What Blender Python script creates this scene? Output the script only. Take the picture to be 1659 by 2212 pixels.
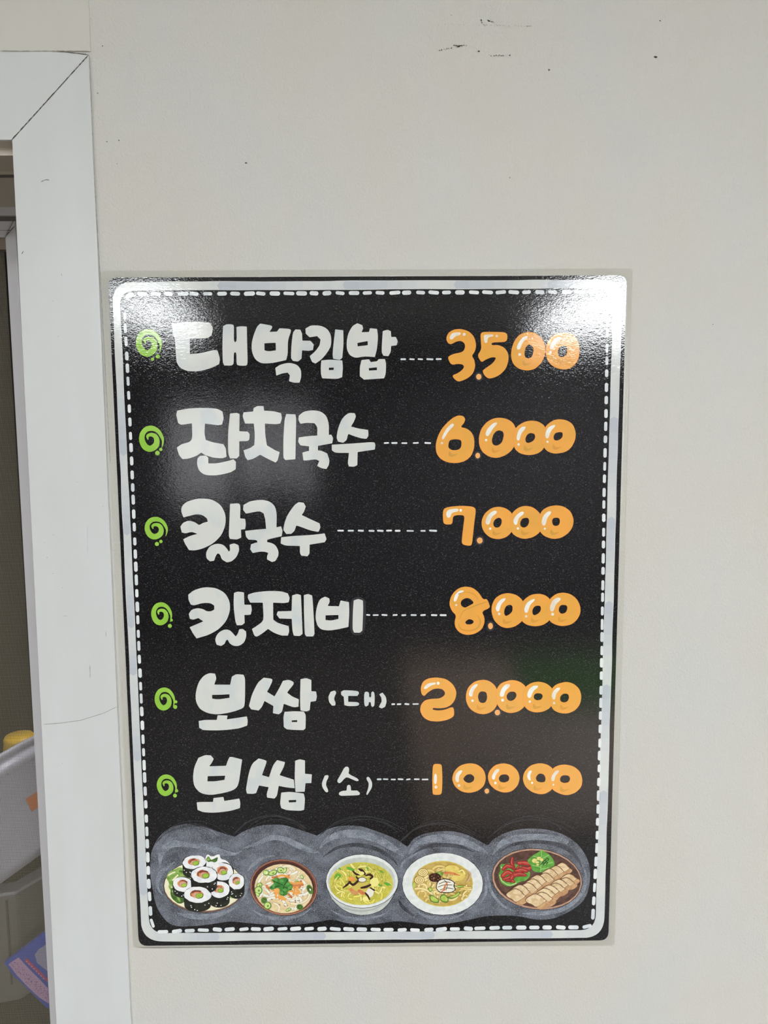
import bpy, math, random
from mathutils import Vector, Euler
from mathutils.geometry import tessellate_polygon

# ------------------------------------------------------------------ camera, world, light, exposure
for o in list(bpy.data.objects):
    bpy.data.objects.remove(o)
scene = bpy.context.scene
COL = scene.collection
Z0 = 1.5                                     # height of the poster's centre above the floor
FPX = 1534.0
CAM = Vector((0.00691, -0.59318, 0.15979 + Z0))
ROT = Euler((1.46651945, 0.00662095, -0.00833049), 'XYZ')
cd = bpy.data.cameras.new('camera')
cd.sensor_fit = 'HORIZONTAL'; cd.sensor_width = 36.0; cd.lens = FPX / 1659.0 * 36.0
cd.clip_start = 0.02
cam = bpy.data.objects.new('camera', cd); COL.objects.link(cam)
cam.location = CAM; cam.rotation_euler = ROT
scene.camera = cam
w = bpy.data.worlds.new('world'); scene.world = w; w.use_nodes = True
w.node_tree.nodes['Background'].inputs[0].default_value = (0.9, 0.95, 1.0, 1)
w.node_tree.nodes['Background'].inputs[1].default_value = 0.3
vs = scene.view_settings
vs.view_transform = 'Standard'; vs.look = 'None'; vs.gamma = 1.0; vs.use_curve_mapping = False
vs.exposure = 0.93
LAMP_R, LAMP_L, LAMP_MID, ROOM2 = 25.0, 18.0, 5.5, 4.2     # emission of the lamps, watts of the lamp next door

# ------------------------------------------------------------------ helpers
RM = ROT.to_matrix()
def ray(u, v):
    return RM @ Vector(((u - 829.5) / FPX, -(v - 1106.0) / FPX, -1.0))
def at(u, v, y=0.0):
    d = ray(u, v); return CAM + d * ((y - CAM.y) / d.y)
def at_z(u, v, z):
    d = ray(u, v); return CAM + d * ((z - CAM.z) / d.z)
def lin(c):
    c = c / 255.0
    return c / 12.92 if c <= 0.04045 else ((c + 0.055) / 1.055) ** 2.4
def C(r, g, b, k=1.11):
    return (min(lin(r) * k, .93), min(lin(g) * k, .93), min(lin(b) * k, .93), 1)
def tag(o, label=None, cat=None, group=None, kind=None):
    if label: o['label'] = label
    if cat: o['category'] = cat
    if group: o['group'] = group
    if kind: o['kind'] = kind
    return o
def empty(name, loc):
    o = bpy.data.objects.new(name, None); COL.objects.link(o); o.location = loc; o.empty_display_size = .05
    return o

class Nodes:
    def __init__(s, name):
        s.m = bpy.data.materials.new(name); s.m.use_nodes = True
        s.t = s.m.node_tree; s.b = s.t.nodes['Principled BSDF']
    def n(s, kind, **kw):
        x = s.t.nodes.new(kind)
        for k, v in kw.items(): setattr(x, k, v)
        return x
    def l(s, a, b): s.t.links.new(a, b)
    def pos(s, scale):
        g = s.n('ShaderNodeNewGeometry'); m = s.n('ShaderNodeVectorMath', operation='MULTIPLY')
        s.l(g.outputs['Position'], m.inputs[0]); m.inputs[1].default_value = scale
        return m.outputs[0]
    def noise(s, scale, detail=2, rough=.5, dist=0):
        x = s.n('ShaderNodeTexNoise'); s.l(s.pos(scale), x.inputs['Vector'])
        x.inputs['Scale'].default_value = 1; x.inputs['Detail'].default_value = detail
        x.inputs['Roughness'].default_value = rough; x.inputs['Distortion'].default_value = dist
        return x.outputs[0]
    def ramp(s, fac, stops, interp='LINEAR'):
        r = s.n('ShaderNodeValToRGB'); s.l(fac, r.inputs[0]); cr = r.color_ramp; cr.interpolation = interp
        while len(cr.elements) < len(stops): cr.elements.new(.5)
        for e, (p, c) in zip(cr.elements, stops): e.position = p; e.color = c
        return r.outputs[0]
    def bump(s, h, strength, dist):
        b = s.n('ShaderNodeBump'); b.inputs['Strength'].default_value = strength; b.inputs['Distance'].default_value = dist
        s.l(h, b.inputs['Height']); return b.outputs[0]
    def set(s, **kw):
        for k, v in kw.items(): s.b.inputs[k.replace('_', ' ')].default_value = v

def canvas_relief(N):
    """embossed canvas relief of the laminate, the same on every printed colour"""
    a = N.noise((620, 620, 1250), 1.5, .5, .6)
    b = N.noise((260, 260, 420), 1, .5, 0)
    m = N.n('ShaderNodeMath', operation='MULTIPLY_ADD'); N.l(b, m.inputs[0]); m.inputs[1].default_value = .7; N.l(a, m.inputs[2])
    return N.bump(m.outputs[0], 1.0, .000029)
PR = {}
def ink(name, a, b=None, scale=(60, 60, 60), lo=.42, hi=.6, rough=.06, detail=3):
    """flat printed colour under the glossy embossed laminate; a/b are two tones of the marker"""
    if name in PR: return PR[name]
    N = Nodes(name)
    if b is None:
        N.set(Base_Color=a)
    else:
        N.l(N.ramp(N.noise(scale, detail), [(lo, a), (hi, b)]), N.b.inputs['Base Color'])
    N.set(Roughness=rough); N.b.inputs['IOR'].default_value = 1.52
    N.l(canvas_relief(N), N.b.inputs['Normal'])
    PR[name] = N.m; return N.m
def plain(name, col, rough=.5, bump=None, metal=0, col2=None, cs=(20, 20, 20), spec=None):
    if name in PR: return PR[name]
    N = Nodes(name); N.set(Base_Color=col, Roughness=rough, Metallic=metal)
    if col2: N.l(N.ramp(N.noise(cs, 4), [(.35, col), (.68, col2)]), N.b.inputs['Base Color'])
    if bump: N.l(N.bump(N.noise(bump[0], 3), bump[1], bump[2]), N.b.inputs['Normal'])
    if spec is not None: N.b.inputs['Specular IOR Level'].default_value = spec
    PR[name] = N.m; return N.m
def glow(name, col, strength):
    N = Nodes(name); N.set(Base_Color=(.9, .9, .9, 1), Emission_Color=col, Emission_Strength=strength)
    return N.m

def mesh_obj(name, verts, faces, mats, parent=None, loc=None, mi=None, smooth=False):
    me = bpy.data.meshes.new(name)
    off = Vector(loc) if loc is not None else Vector((0, 0, 0))
    me.from_pydata([tuple(Vector(v) - off) for v in verts], [], faces)
    for m in (mats if isinstance(mats, (list, tuple)) else [mats]): me.materials.append(m)
    if mi: me.polygons.foreach_set('material_index', mi)
    if smooth: me.polygons.foreach_set('use_smooth', [True] * len(me.polygons))
    me.update()
    o = bpy.data.objects.new(name, me); COL.objects.link(o)
    if parent is not None:
        o.parent = parent
        wp = Vector(parent.location)
        q = parent.parent
        while q is not None: wp += Vector(q.location); q = q.parent
        o.location = off - wp
    else:
        o.location = off
    return o
class Geo:
    """collects boxes / prisms / lathes for one mesh"""
    def __init__(s): s.v = []; s.f = []
    def box(s, x0, x1, y0, y1, z0, z1):
        b = len(s.v)
        s.v += [(x, y, z) for z in (z0, z1) for y in (y0, y1) for x in (x0, x1)]
        s.f += [tuple(b + i for i in q) for q in ((0, 2, 3, 1), (4, 5, 7, 6), (0, 1, 5, 4), (2, 6, 7, 3), (0, 4, 6, 2), (1, 3, 7, 5))]
        return s
    def prism(s, pts, d):
        """closed polygon (list of Vectors) pushed along d"""
        b = len(s.v); n = len(pts); d = Vector(d)
        s.v += [tuple(p) for p in pts] + [tuple(Vector(p) + d) for p in pts]
        s.f += [tuple(b + i for i in range(n)), tuple(b + n + i for i in reversed(range(n)))]
        s.f += [(b + i, b + n + i, b + n + (i + 1) % n, b + (i + 1) % n) for i in range(n)]
        return s
    def lathe(s, prof, org, axis=(0, 0, 1), n=48):
        ax = Vector(axis).normalized(); e1 = ax.orthogonal().normalized(); e2 = ax.cross(e1); org = Vector(org)
        b = len(s.v)
        for r, h in prof:
            for k in range(n):
                a = 2 * math.pi * k / n
                s.v.append(tuple(org + ax * h + (e1 * math.cos(a) + e2 * math.sin(a)) * r))
        for j in range(len(prof) - 1):
            for k in range(n):
                s.f.append((b + j * n + k, b + j * n + (k + 1) % n, b + (j + 1) * n + (k + 1) % n, b + (j + 1) * n + k))
        return s
    def build(s, name, mats, parent=None, loc=None, smooth=False, bevel=0):
        o = mesh_obj(name, s.v, s.f, mats, parent, loc, smooth=smooth)
        if bevel:
            m = o.modifiers.new('bevel', 'BEVEL'); m.width = bevel; m.segments = 2; m.limit_method = 'ANGLE'
        return o

# ------------------------------------------------------------------ structure: the shop room
def wall_mat():
    N = Nodes('wallpaper')
    N.l(N.ramp(N.noise((9, 9, 6), 3), [(.3, C(200, 196, 188)), (.7, C(197, 197, 194))]), N.b.inputs['Base Color'])
    N.set(Roughness=.55)
    N.l(N.bump(N.noise((560, 560, 430), 2, .5, .8), .8, .0006), N.b.inputs['Normal'])
    return N.m
M_WALL = wall_mat()
M_PVC = plain('white_pvc', C(200, 202, 201), .33, ((30, 30, 4), .1, .001), col2=C(203, 206, 206), cs=(40, 40, 8))
M_SASH = plain('sash_pvc', C(196, 194, 196), .35)
M_CEIL = plain('ceiling_paint', (.75, .75, .73, 1), .7)
M_BACK = plain('dim_panelling', (.13, .125, .13, 1), .7)
M_FLOOR = plain('floor_vinyl', (.12, .11, .10, 1), .4, col2=(.16, .14, .12, 1))
M_SIDE = plain('side_wall_paint', (.55, .55, .53, 1), .7)
XC0, XC1 = at(25, 302, -.008).x, at(190, 118, -.008).x        # casing: inner and outer edge
ZC0, ZC1 = 1, 1
CYB = -.003
CX1 = at(191.5, 118, CYB).x; CX0 = at(25, 302, CYB).x; CX1B = at(283, 2212, CYB).x; CX0B = at(121, 2212, CYB).x; ZBOT = at(283, 2212, CYB).z
ZC0 = at(25, 302, CYB).z; ZC1 = at(191.5, 118, CYB).z
ZR = 2.46
g = Geo().box(CX0 + .02, 2.4, 0, .2, 0, ZR).box(-1.3, CX0 + .02, 0, .2, ZC0 + .02, ZR).box(-2.4, -1.3, 0, .2, 0, ZR)
wall = tag(g.build('wall_front', M_WALL), kind='structure')
tag(Geo().box(-2.4, 2.4, -5.4, 1.7, -.1, 0).build('floor', M_FLOOR), kind='structure')
tag(Geo().box(-2.4, 2.4, -5.4, 0, ZR, ZR + .1).build('ceiling', M_CEIL), kind='structure')
tag(Geo().box(-2.5, -2.4, -5.4, 0, 0, ZR).build('wall_left', M_SIDE), kind='structure')
tag(Geo().box(2.4, 2.5, -5.4, 0, 0, ZR).build('wall_right', M_SIDE), kind='structure')
tag(Geo().box(-2.5, 2.5, -5.5, -5.4, 0, ZR).build('wall_back', M_BACK), kind='structure')
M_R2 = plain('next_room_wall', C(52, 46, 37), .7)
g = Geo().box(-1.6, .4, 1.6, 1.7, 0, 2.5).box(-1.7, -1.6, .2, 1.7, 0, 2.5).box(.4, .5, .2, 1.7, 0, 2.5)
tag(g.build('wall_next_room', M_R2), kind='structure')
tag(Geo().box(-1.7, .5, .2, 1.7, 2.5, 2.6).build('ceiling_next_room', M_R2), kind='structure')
# wallpaper strip above the door casing, its lower and right edges standing off a little
M_STRIP = plain('wallpaper_strip', C(199, 197, 189), .55, ((420, 420, 230), .4, .0005))
p0 = at(196, 111, -.0008)
sg = Geo().box(-1.3, p0.x, -.0008, -.0001, p0.z, ZR).build('wallpaper_strip', M_STRIP, wall)

# scuffs and specks on the wall
M_SCUFF = plain('scuff', (.06, .055, .05, 1), .8)
M_SCUFF2 = plain('scuff_faint', (.36, .35, .33, 1), .8)
rnd = random.Random(4)
def scuff(segs, mat=M_SCUFF, n=10, r=.9):
    v, f = [], []
    for (u0, v0, u1, v1, n_, r_) in segs:
        for i in range(n_):
            t = rnd.random(); rr = r_ * rnd.uniform(.35, 1)
            u = u0 + (u1 - u0) * t + rnd.gauss(0, .6); vv = v0 + (v1 - v0) * t + rnd.gauss(0, .7)
            a = rnd.uniform(1, 2.2); b = len(v)
            v += [tuple(at(u + rr * a * math.cos(k * math.pi / 3), vv + rr * math.sin(k * math.pi / 3), -.0003)) for k in range(6)]
            f.append(tuple(range(b, b + 6))[::-1])
    return mesh_obj('scuff_mark', v, f, mat, wall)
scuff([(1039, 42, 1041, 51, 6, 1.1), (1052, 43, 1066, 49, 12, 1.1), (1060, 40, 1058, 46, 4, .8)])
scuff([(1042, 54, 1150, 57, 55, .75), (945, 53, 1000, 54, 8, .7)], M_SCUFF2)
scuff([(947, 109, 1008, 97, 34, .9), (980, 98, 1000, 99, 14, 1.1)])
scuff([(1057, 120, 1104, 120, 26, .9)])
for (u, vv, r) in ((1034, 110, 2.0), (1416, 123, 1.9), (1185, 151, 1.2), (531, 352, 2.0), (1101, 384, .9), (1426, 45, 1.2), (120, 36, .8), (975, 32, .7), (230, 306, .9), (257, 303, .9), (253, 354, .9), (222, 100, .8), (211, 201, .8), (1540, 700, .8)):
    scuff([(u, vv, u + .6, vv + .3, 3, r)])

# ------------------------------------------------------------------ door casing, track and sash at the left edge
CY = CYB
casing = empty('door_1', (-.7, 0, 0)); tag(casing, kind='structure')
def P(u, v, y): return at(u, v, y)
zb = 0.0
def lo_x(xt, xb, zt): return xt + (xb - xt) * (zt - zb) / (zt - ZBOT)
gap = .00025
g = Geo().prism([Vector((lo_x(CX1, CX1B, ZC1), CY, zb)), Vector((CX1, CY, ZC1 - gap)), Vector((CX0 + gap, CY, ZC0 - gap)), Vector((lo_x(CX0, CX0B, ZC0), CY, zb))], (0, -CY, 0))
g.build('casing_side_board', M_PVC, casing, bevel=.0004)
zl_ = at(0, 111, CY).z
g = Geo().prism([Vector((CX1 - gap, CY, ZC1 + gap)), Vector((CX1 - .03, CY, at(110, 111, CY).z)), Vector((-1.3, CY, zl_)), Vector((-1.3, CY, ZC0)), Vector((CX0 - gap, CY, ZC0))], (0, -CY, 0))
g.build('casing_head_board', M_PVC, casing, bevel=.0004)
# mitre joint grime and scratches on the casing
M_GRIME = plain('joint_grime', (.10, .09, .075, 1), .9)
M_SCR = plain('scratch', (.30, .29, .28, 1), .8)
def line_mark(name, pts, r, mat, y, parent, jit=.25):
    v, f = [], []
    q = []
    for (a, b) in zip(pts[:-1], pts[1:]):
        n = max(2, int(math.dist(a, b) / 5))
        q += [(a[0] + (b[0] - a[0]) * k / n, a[1] + (b[1] - a[1]) * k / n) for k in range(n)]
    q.append(pts[-1])
    for i, (u, vv) in enumerate(q):
        a = q[max(0, i - 1)]; b = q[min(len(q) - 1, i + 1)]
        dx, dy = b[0] - a[0], b[1] - a[1]; L = math.hypot(dx, dy) or 1
        rr = r * (1 + rnd.uniform(-1, 1) * jit * 2) * (1 if 0 < i < len(q) - 1 else .2)
        v += [tuple(at(u - dy / L * rr, vv + dx / L * rr, y)), tuple(at(u + dy / L * rr, vv - dx / L * rr, y))]
        if i: f.append((2 * i - 2, 2 * i - 1, 2 * i + 1, 2 * i))
    return mesh_obj(name, v, f, mat, parent)
line_mark('mitre_joint', [(190, 120), (25.5, 301.5)], .8, M_GRIME, CY - .0002, casing, .4)
line_mark('head_gap', [(0, 110), (40, 110.5), (120, 110), (194, 110.5)], .9, plain('gap_tone', (.30, .28, .25, 1), .9), CY - .0002, casing)
line_mark('head_gap', [(128, 111), (160, 114.5), (191, 118.5)], .7, M_GRIME, CY - .0002, casing)
line_mark('caulk_line', [(192.5, 119), (196.5, 210), (201, 330), (208.5, 470), (216, 583), (238, 1000)], .5, M_SCR, CY - .0002, casing)
line_mark('scratch', [(88, 393), (95, 389.5), (101, 388), (107, 389.5)], 1.1, M_SCR, CY - .0002, casing)
line_mark('scratch', [(47, 549), (49, 545), (51, 542)], .9, M_GRIME, CY - .0002, casing)
line_mark('scratch', [(93, 1565), (130, 1562), (175, 1556), (225, 1540), (254, 1526)], .5, M_SCR, CY - .0002, casing, .1)
line_mark('scratch', [(194, 1436), (195, 1465)], .5, M_SCR, CY - .0002, casing)
line_mark('scratch', [(189, 1135), (189, 1200)], .4, plain('scratch_faint', (.5, .52, .52, 1), .8), CY - .0002, casing)
line_mark('scratch', [(136, 1330), (147, 1331)], .5, M_SCR, CY - .0002, casing)
line_mark('scratch', [(228.5, 1362), (229, 1376)], .7, M_SCR, CY - .0002, casing)
line_mark('scratch', [(132, 591), (134, 596)], .6, M_SCR, CY - .0002, casing)
for (u, vv) in ((95, 1172), (101, 1204), (114, 1239), (134, 1269), (125, 727), (114, 650), (166, 1041), (222, 1094), (114, 1155), (81, 1419), (134, 1649), (115, 2007)):
    line_mark('speck', [(u, vv), (u + 1.6, vv + .4)], .8, M_SCR, CY - .0002, casing)
# track and fascia behind the head board, outer frame of the sliding screen
M_TRK = plain('track_pvc', C(196, 186, 172), .5)
M_TRKD = plain('track_groove', C(92, 84, 76), .6)
YF = .16
zf0 = at(15, 465, YF).z; zf1 = at(15, 424, YF).z
g = Geo().box(-1.3, CX0 + .01, 0, .2, ZC0, ZC0 + .021); g.build('track_underside', M_TRK, casing)
def rail(va, vb, y, depth, mat, name):
    za, zb_ = at(12, vb, y).z, at(12, va, y).z
    return Geo().box(-1.3, CX0 + .01, y, y + depth, za, max(zb_, za + .003)).build(name, mat, casing)
rail(317, 336, .012, .004, M_TRK, 'track_rail')
rail(352, 377, .062, .003, M_TRK, 'track_rail')
Geo().box(-1.3, CX0 + .01, .062, .0655, at(12, 378, .062).z - .001, at(12, 378, .062).z).build('track_groove', M_TRKD, casing)
Geo().box(-1.3, CX0 + .01, YF, .2, zf0, ZC0).build('track_fascia', M_SASH, casing)
Geo().box(-1.3, CX0 + .01, YF + .004, .2, zf0 - .004, zf0).build('track_groove', M_TRKD, casing)
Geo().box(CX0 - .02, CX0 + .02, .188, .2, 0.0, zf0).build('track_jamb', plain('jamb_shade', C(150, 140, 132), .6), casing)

screen = empty('sliding_screen', tuple(Vector((-.8, .18, 0.02))))
tag(screen, 'white framed sliding insect screen in the doorway at the left edge', 'screen')
YS = .166
def SP(u, v): return at(u, v, YS)
th = (0, .014, 0)
a = SP(33, 469); b = SP(10.5, 513); d_ = SP(121, 2230); e_ = SP(109, 2230)
r1 = SP(32.5, 480); r2 = SP(61.5, 1000); rbot = SP(61.5 + 29.5 * 2.1, 2230)
def ext(p, q, z): t = (z - p.z) / (q.z - p.z); return p + (q - p) * t
zl = 0.03
stile = [a, ext(SP(33, 485), r2, zl), ext(b, e_, zl), b]
Geo().prism(stile, th).build('stile', M_SASH, screen, bevel=.0012)
zt = SP(10, 469).z; zbm = SP(10, 513).z
g = Geo().prism([Vector((-1.25, YS, zt)), Vector((a.x - .0006, YS, zt)), Vector((b.x - .0004, YS, zbm + .0003)), Vector((-1.25, YS, zbm))], th)
g.build('top_rail', M_SASH, screen, bevel=.0012)
line_mark('rail_groove', [(-20, 498), (24, 497.5), (33, 487)], .6, M_GRIME, YS - .0002, screen)
line_mark('rail_groove', [(11, 512), (22, 499), (31, 489)], .7, M_GRIME, YS - .0002, screen)
Geo().box(-1.25, b.x + .004, YS + .004, YS + .013, zbm - .011, zbm + .002).build('rail_shadow', plain('rail_shadow_tone', C(118, 106, 92), .7), screen)  # brown strip painting the shadow under the top rail
Geo().box(-1.28, -1.24, YS, YS + .014, .03, zt).build('stile', M_SASH, screen)
Geo().box(-1.25, rbot.x, YS + .001, YS + .013, .03, .085).build('bottom_rail', M_SASH, screen)
# woven screen: real wires
M_WIRE = plain('screen_wire', C(132, 125, 109), .4)
g = Geo(); YW = YS + .009; pitch = .00128; wr = .0001
x1w = b.x + .004; x0w = -1.24
ztop = zbm - .009; zbot = .08
xr = at(112, 2230, YW).x
nx = int((xr - x0w) / pitch)
for i in range(nx):
    x = x0w + i * pitch
    g.box(x - wr, x + wr, YW - wr, YW + wr, zbot, ztop)
nz = int((ztop - zbot) / pitch)
for i in range(nz):
    z = zbot + i * pitch
    g.box(x0w, xr, YW - wr * 2.2, YW - wr * .3, z - wr, z + wr)
tag(g.build('screen_mesh', M_WIRE, screen), kind='stuff')

# ------------------------------------------------------------------ things in the next room, seen through the screen
l2 = bpy.data.lights.new('next_room_lamp', 'AREA'); l2.energy = ROOM2; l2.size = .5; l2.color = (.95, .95, 1)
o2 = bpy.data.objects.new('next_room_lamp', l2); COL.objects.link(o2); o2.location = (-.15, .55, 2.3); o2.rotation_euler = (0, math.radians(-6), 0)
# counter
zc = at(15, 2165, .5).z
Geo_c = Geo().box(-1.5, -.26, .42, 1.2, zc - .04, zc)
cnt = empty('counter', (-.9, .75, 0)); tag(cnt, 'dark counter behind the insect screen, under the grey storage box', 'counter')
Geo_c.build('counter_top', plain('counter_stone', C(36, 33, 32), .5), cnt)
Geo()  .box(-1.48, -.28, .46, 1.18, 0, zc - .04).build('counter_body', plain('counter_body', C(70, 66, 62), .6), cnt)
# grey box with a chamfered top edge
Cn = at(33, 1926, .50); zt_ = Cn.z
Lp = at_z(0, 1931, zt_); Rp = at_z(88, 1894, zt_)
dl = (Lp - Cn).normalized(); dr = (Rp - Cn).normalized()
A_ = Cn; B_ = Cn + dl * .34; D_ = Cn + dr * .30; E_ = B_ + dr * .30
M_BOX = plain('grey_box', C(120, 117, 114), .35); M_LID = plain('grey_lid', C(180, 178, 188), .25)
sb = empty('storage_box', tuple(Vector((Cn.x, Cn.y, zc)) + dl * .15 + dr * .15)); tag(sb, 'grey plastic storage box with a shiny lid, behind the screen', 'box')
down = Vector((0, 0, zc + .001 - zt_ + .006))
ins = (dl + dr) * .004
Geo().prism([A_ + ins - Vector((0, 0, .006)), B_ + Vector((0, 0, -.006)), E_ + Vector((0, 0, -.006)), D_ + Vector((0, 0, -.006))], down).build('box_body', M_BOX, sb, bevel=.006)
Geo().prism([A_, B_, E_, D_], (0, 0, -.006)).build('box_lid', M_LID, sb, bevel=.002)
k_ = dr * .035 + dl * .0
Geo().prism([A_ + dr * .04 + dl * .035, B_ + dr * .04, E_, D_ + dl * .035], (0, 0, .0025)).build('lid_shadow', plain('lid_shadow', C(30, 28, 27), .5), sb)  # dark sheet standing in for the shadow gap below the tub
sp = at_z(19, 1936, zt_)
q0 = Cn + dl * (sp - Cn).length
nrm = Vector((dl.y, -dl.x, 0)); nrm = nrm if nrm.y < 0 else -nrm
Geo().prism([q0 + nrm * -.0005 + Vector((0, 0, -.012)), q0 + dl * .003 + Vector((0, 0, -.012)) + nrm * -.0005, q0 + dl * .003 + Vector((0, 0, -.16)) + nrm * -.0005, q0 + Vector((0, 0, -.16)) + nrm * -.0005], nrm * .0015).build('box_seam', plain('box_seam', C(80, 76, 74), .6), sb)
YP0 = .455
# tilted white tub resting on the box
YB = .45
while YB < 1.4:
    pa, pb = at(0, 1640, YB), at(76, 1592, YB)
    ex = (pb - pa).normalized(); vd = (at(38, 1612, YB) - CAM).normalized()
    ax = ex.cross(vd).normalized()
    if ax.z < 0: ax = -ax
    ax = (ax + vd * .10).normalized()
    rc = at(-62, 1688, YB + .04)
    R_ = (at(96, 1590, YB) - at(-62, 1688, YB)).length
    H_ = (at(20, 1632, YB) - at(64, 1845, YB)).length * .97
    low = (rc - ax * H_).z - R_ * .64 * math.sqrt(max(0, 1 - ax.z ** 2))
    if low < zt_ + .0035: break
    YB += .002
print('tub', YB, R_, H_)
bk = empty('plastic_tub', tuple(rc - ax * H_)); tag(bk, 'white plastic tub leaning to the left behind the screen, holding a yellow cup', 'tub')
prof = [(0, -H_), (R_ * .62, -H_), (R_ * .70, -H_ + .012), (R_ * .90, -.030), (R_ * .955, -.026), (R_ * .955, -.020), (R_ * .93, -.016), (R_ * .94, -.008), (R_, -.006), (R_, 0), (R_ * .96, .001), (R_ * .93, -.005), (R_ * .66, -H_ + .02), (0, -H_ + .02)]
Geo().lathe(prof, rc, ax, 64).build('tub_body', plain('white_tub', C(196, 194, 206), .3), bk, smooth=True)
side = (CAM - rc); side = (side - ax * side.dot(ax)).normalized(); e2 = ax.cross(side)
def onb(ang, h, k=1.006):
    t = (h + H_ - .012) / (H_ - .042); rr = R_ * (.70 + (.90 - .70) * t) * k
    return rc + ax * h + (side * math.cos(ang) + e2 * math.sin(ang)) * rr
v, f = [], []
for i in range(9):
    an = .42 + i * .07
    v += [tuple(onb(an, -.098)), tuple(onb(an, -.077))]
    if i: f.append((2 * i - 2, 2 * i - 1, 2 * i + 1, 2 * i))
mesh_obj('tub_label', v, f, plain('orange_label', C(196, 110, 60), .5), bk)
# yellow cup standing upside down behind the rim
cc = at(41, 1588, YB - .02 + .06); yr = (at(72, 1588, cc.y) - at(11, 1588, cc.y)).length / 2
Geo_y = Geo().lathe([(0, 0), (yr * .9, 0), (yr, -.004), (yr * 1.0, -.008), (yr * 1.32, -.075), (yr * 1.32, -.08), (0, -.08)], cc, (0, 0, 1), 48)
tag(Geo_y.build('yellow_cup', plain('yellow_plastic', C(240, 190, 40), .3), None, tuple(cc - Vector((0, 0, .08))), smooth=True), 'yellow plastic cup upside down above the white tub', 'cup')
# blue pouch
YP = .455
po = empty('blue_pouch', tuple(at(60, 2190, YP))); tag(po, 'blue plastic pouch with a pink printed panel behind the screen, bottom left', 'pouch')
def arc(pts): return [at(u, v_, YP) for (u, v_) in pts]
outl = [(6, 2081), (50, 2049), (97, 2014), (150, 1985), (175, 2040), (170, 2195), (120, 2188), (98, 2178), (75, 2155), (50, 2130), (28, 2110)]
Geo().prism(arc(outl), (0, .012, 0)).build('pouch_body', plain('blue_foil', C(44, 84, 200), .3), po, bevel=.003)
def flatp(name, pts, mat, k):
    vv = [tuple(at(u, v_, YP - k)) for (u, v_) in pts]
    return mesh_obj(name, vv, [tuple(range(len(vv)))], mat, po)
flatp('pouch_panel', [(18, 2083), (40, 2068), (62, 2092), (85, 2115), (104, 2135), (106, 2168), (85, 2155), (60, 2132), (36, 2106)], plain('pink_panel', C(214, 170, 214), .4), .0006)
flatp('pouch_stripe', [(53, 2072), (58, 2070), (80, 2092), (102, 2113), (102, 2122), (78, 2099), (55, 2078)], plain('magenta', C(196, 60, 122), .4), .0006)
flatp('pouch_window', [(75, 2062), (84, 2050), (100, 2040), (150, 2015), (150, 2100), (104, 2099), (80, 2080)], plain('pouch_window', C(170, 168, 200), .3), .0006)
v, f = [], []
for i in range(120):
    s_, t_ = rnd.random(), rnd.random()
    u = 20 + s_ * 84 + (t_ - .5) * 6; vv = 2085 + s_ * 72 - t_ * 18 + 6 * s_
    if u > 104: continue
    b_ = len(v)
    for (du, dv) in ((-1, -.6), (1, -.4), (1, .6), (-1, .5)): v.append(tuple(at(u + du, vv + dv, YP - .0009)))
    f.append((b_, b_ + 1, b_ + 2, b_ + 3))
tag(mesh_obj('pouch_fine_print', v, f, plain('fine_print', C(120, 80, 140), .5), po), kind='stuff')
v, f = [], []
for i in range(8):
    u, vv = 58 + i * 5.2, 2077 + i * 5.2; b_ = len(v)
    for (du, dv) in ((-1.6, -1.8), (1.6, 1.0), (.8, 2.2), (-2.2, -.4)): v.append(tuple(at(u + du, vv + dv, YP - .0009)))
    f.append((b_, b_ + 1, b_ + 2, b_ + 3))
mesh_obj('pouch_lettering', v, f, plain('pale_print', C(236, 190, 220), .5), po)

# ------------------------------------------------------------------ the rest of the room: lamps, table (mirrored in the poster)
def ceiling_light(name, x0, x1, y0, y1, power, label):
    t = empty(name, ((x0 + x1) / 2, (y0 + y1) / 2, ZR - .06)); tag(t, label, 'lamp', 'ceiling lamps')
    Geo().box(x0 - .02, x1 + .02, y0 - .02, y1 + .02, ZR - .035, ZR).build('lamp_housing', M_PVC, t)
    Geo().box(x0, x1, y0, y1, ZR - .05, ZR - .0351).build('lamp_diffuser', glow(name + '_glow', (.95, .98, 1.0, 1), power), t)
ceiling_light('ceiling_light', 1.10, 1.85, -4.6, -2.9, LAMP_R, 'wide ceiling lamp behind the viewer, mirrored at the poster\'s top right corner')
ceiling_light('ceiling_light', -1.55, -1.15, -4.4, -3.25, LAMP_L, 'narrow ceiling lamp behind the viewer, mirrored at the poster\'s top left corner')
ceiling_light('ceiling_light', -.6, .6, -1.9, -1.5, LAMP_MID, 'ceiling lamp close behind the viewer, lighting the wall with the menu')
tb = empty('wooden_table', (.75, -1.55, 0)); tag(tb, 'light brown wooden table behind the viewer, mirrored at the poster\'s lower right', 'table')
M_WOOD = plain('brown_wood', (.60, .44, .33, 1), .5, col2=(.68, .50, .38, 1), cs=(3, 40, 40))
Geo().box(.10, 1.4, -2.25, -.98, .72, .75).build('table_top', M_WOOD, tb)
for (x, y) in ((.17, -2.15), (1.35, -2.15), (.17, -1.05), (1.35, -1.05)):
    Geo().box(x - .03, x + .03, y - .03, y + .03, 0, .72).build('leg', M_WOOD, tb)
gc = Geo().box(.52, 1.12, -2.2, -1.72, .7505, .765).build('green_cloth', plain('green_cloth', (.10, .30, .05, 1), .8), None, (.8, -1.95, .7505), bevel=.006)
tag(gc, 'green cloth lying on the light brown table behind the viewer', 'cloth')
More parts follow.
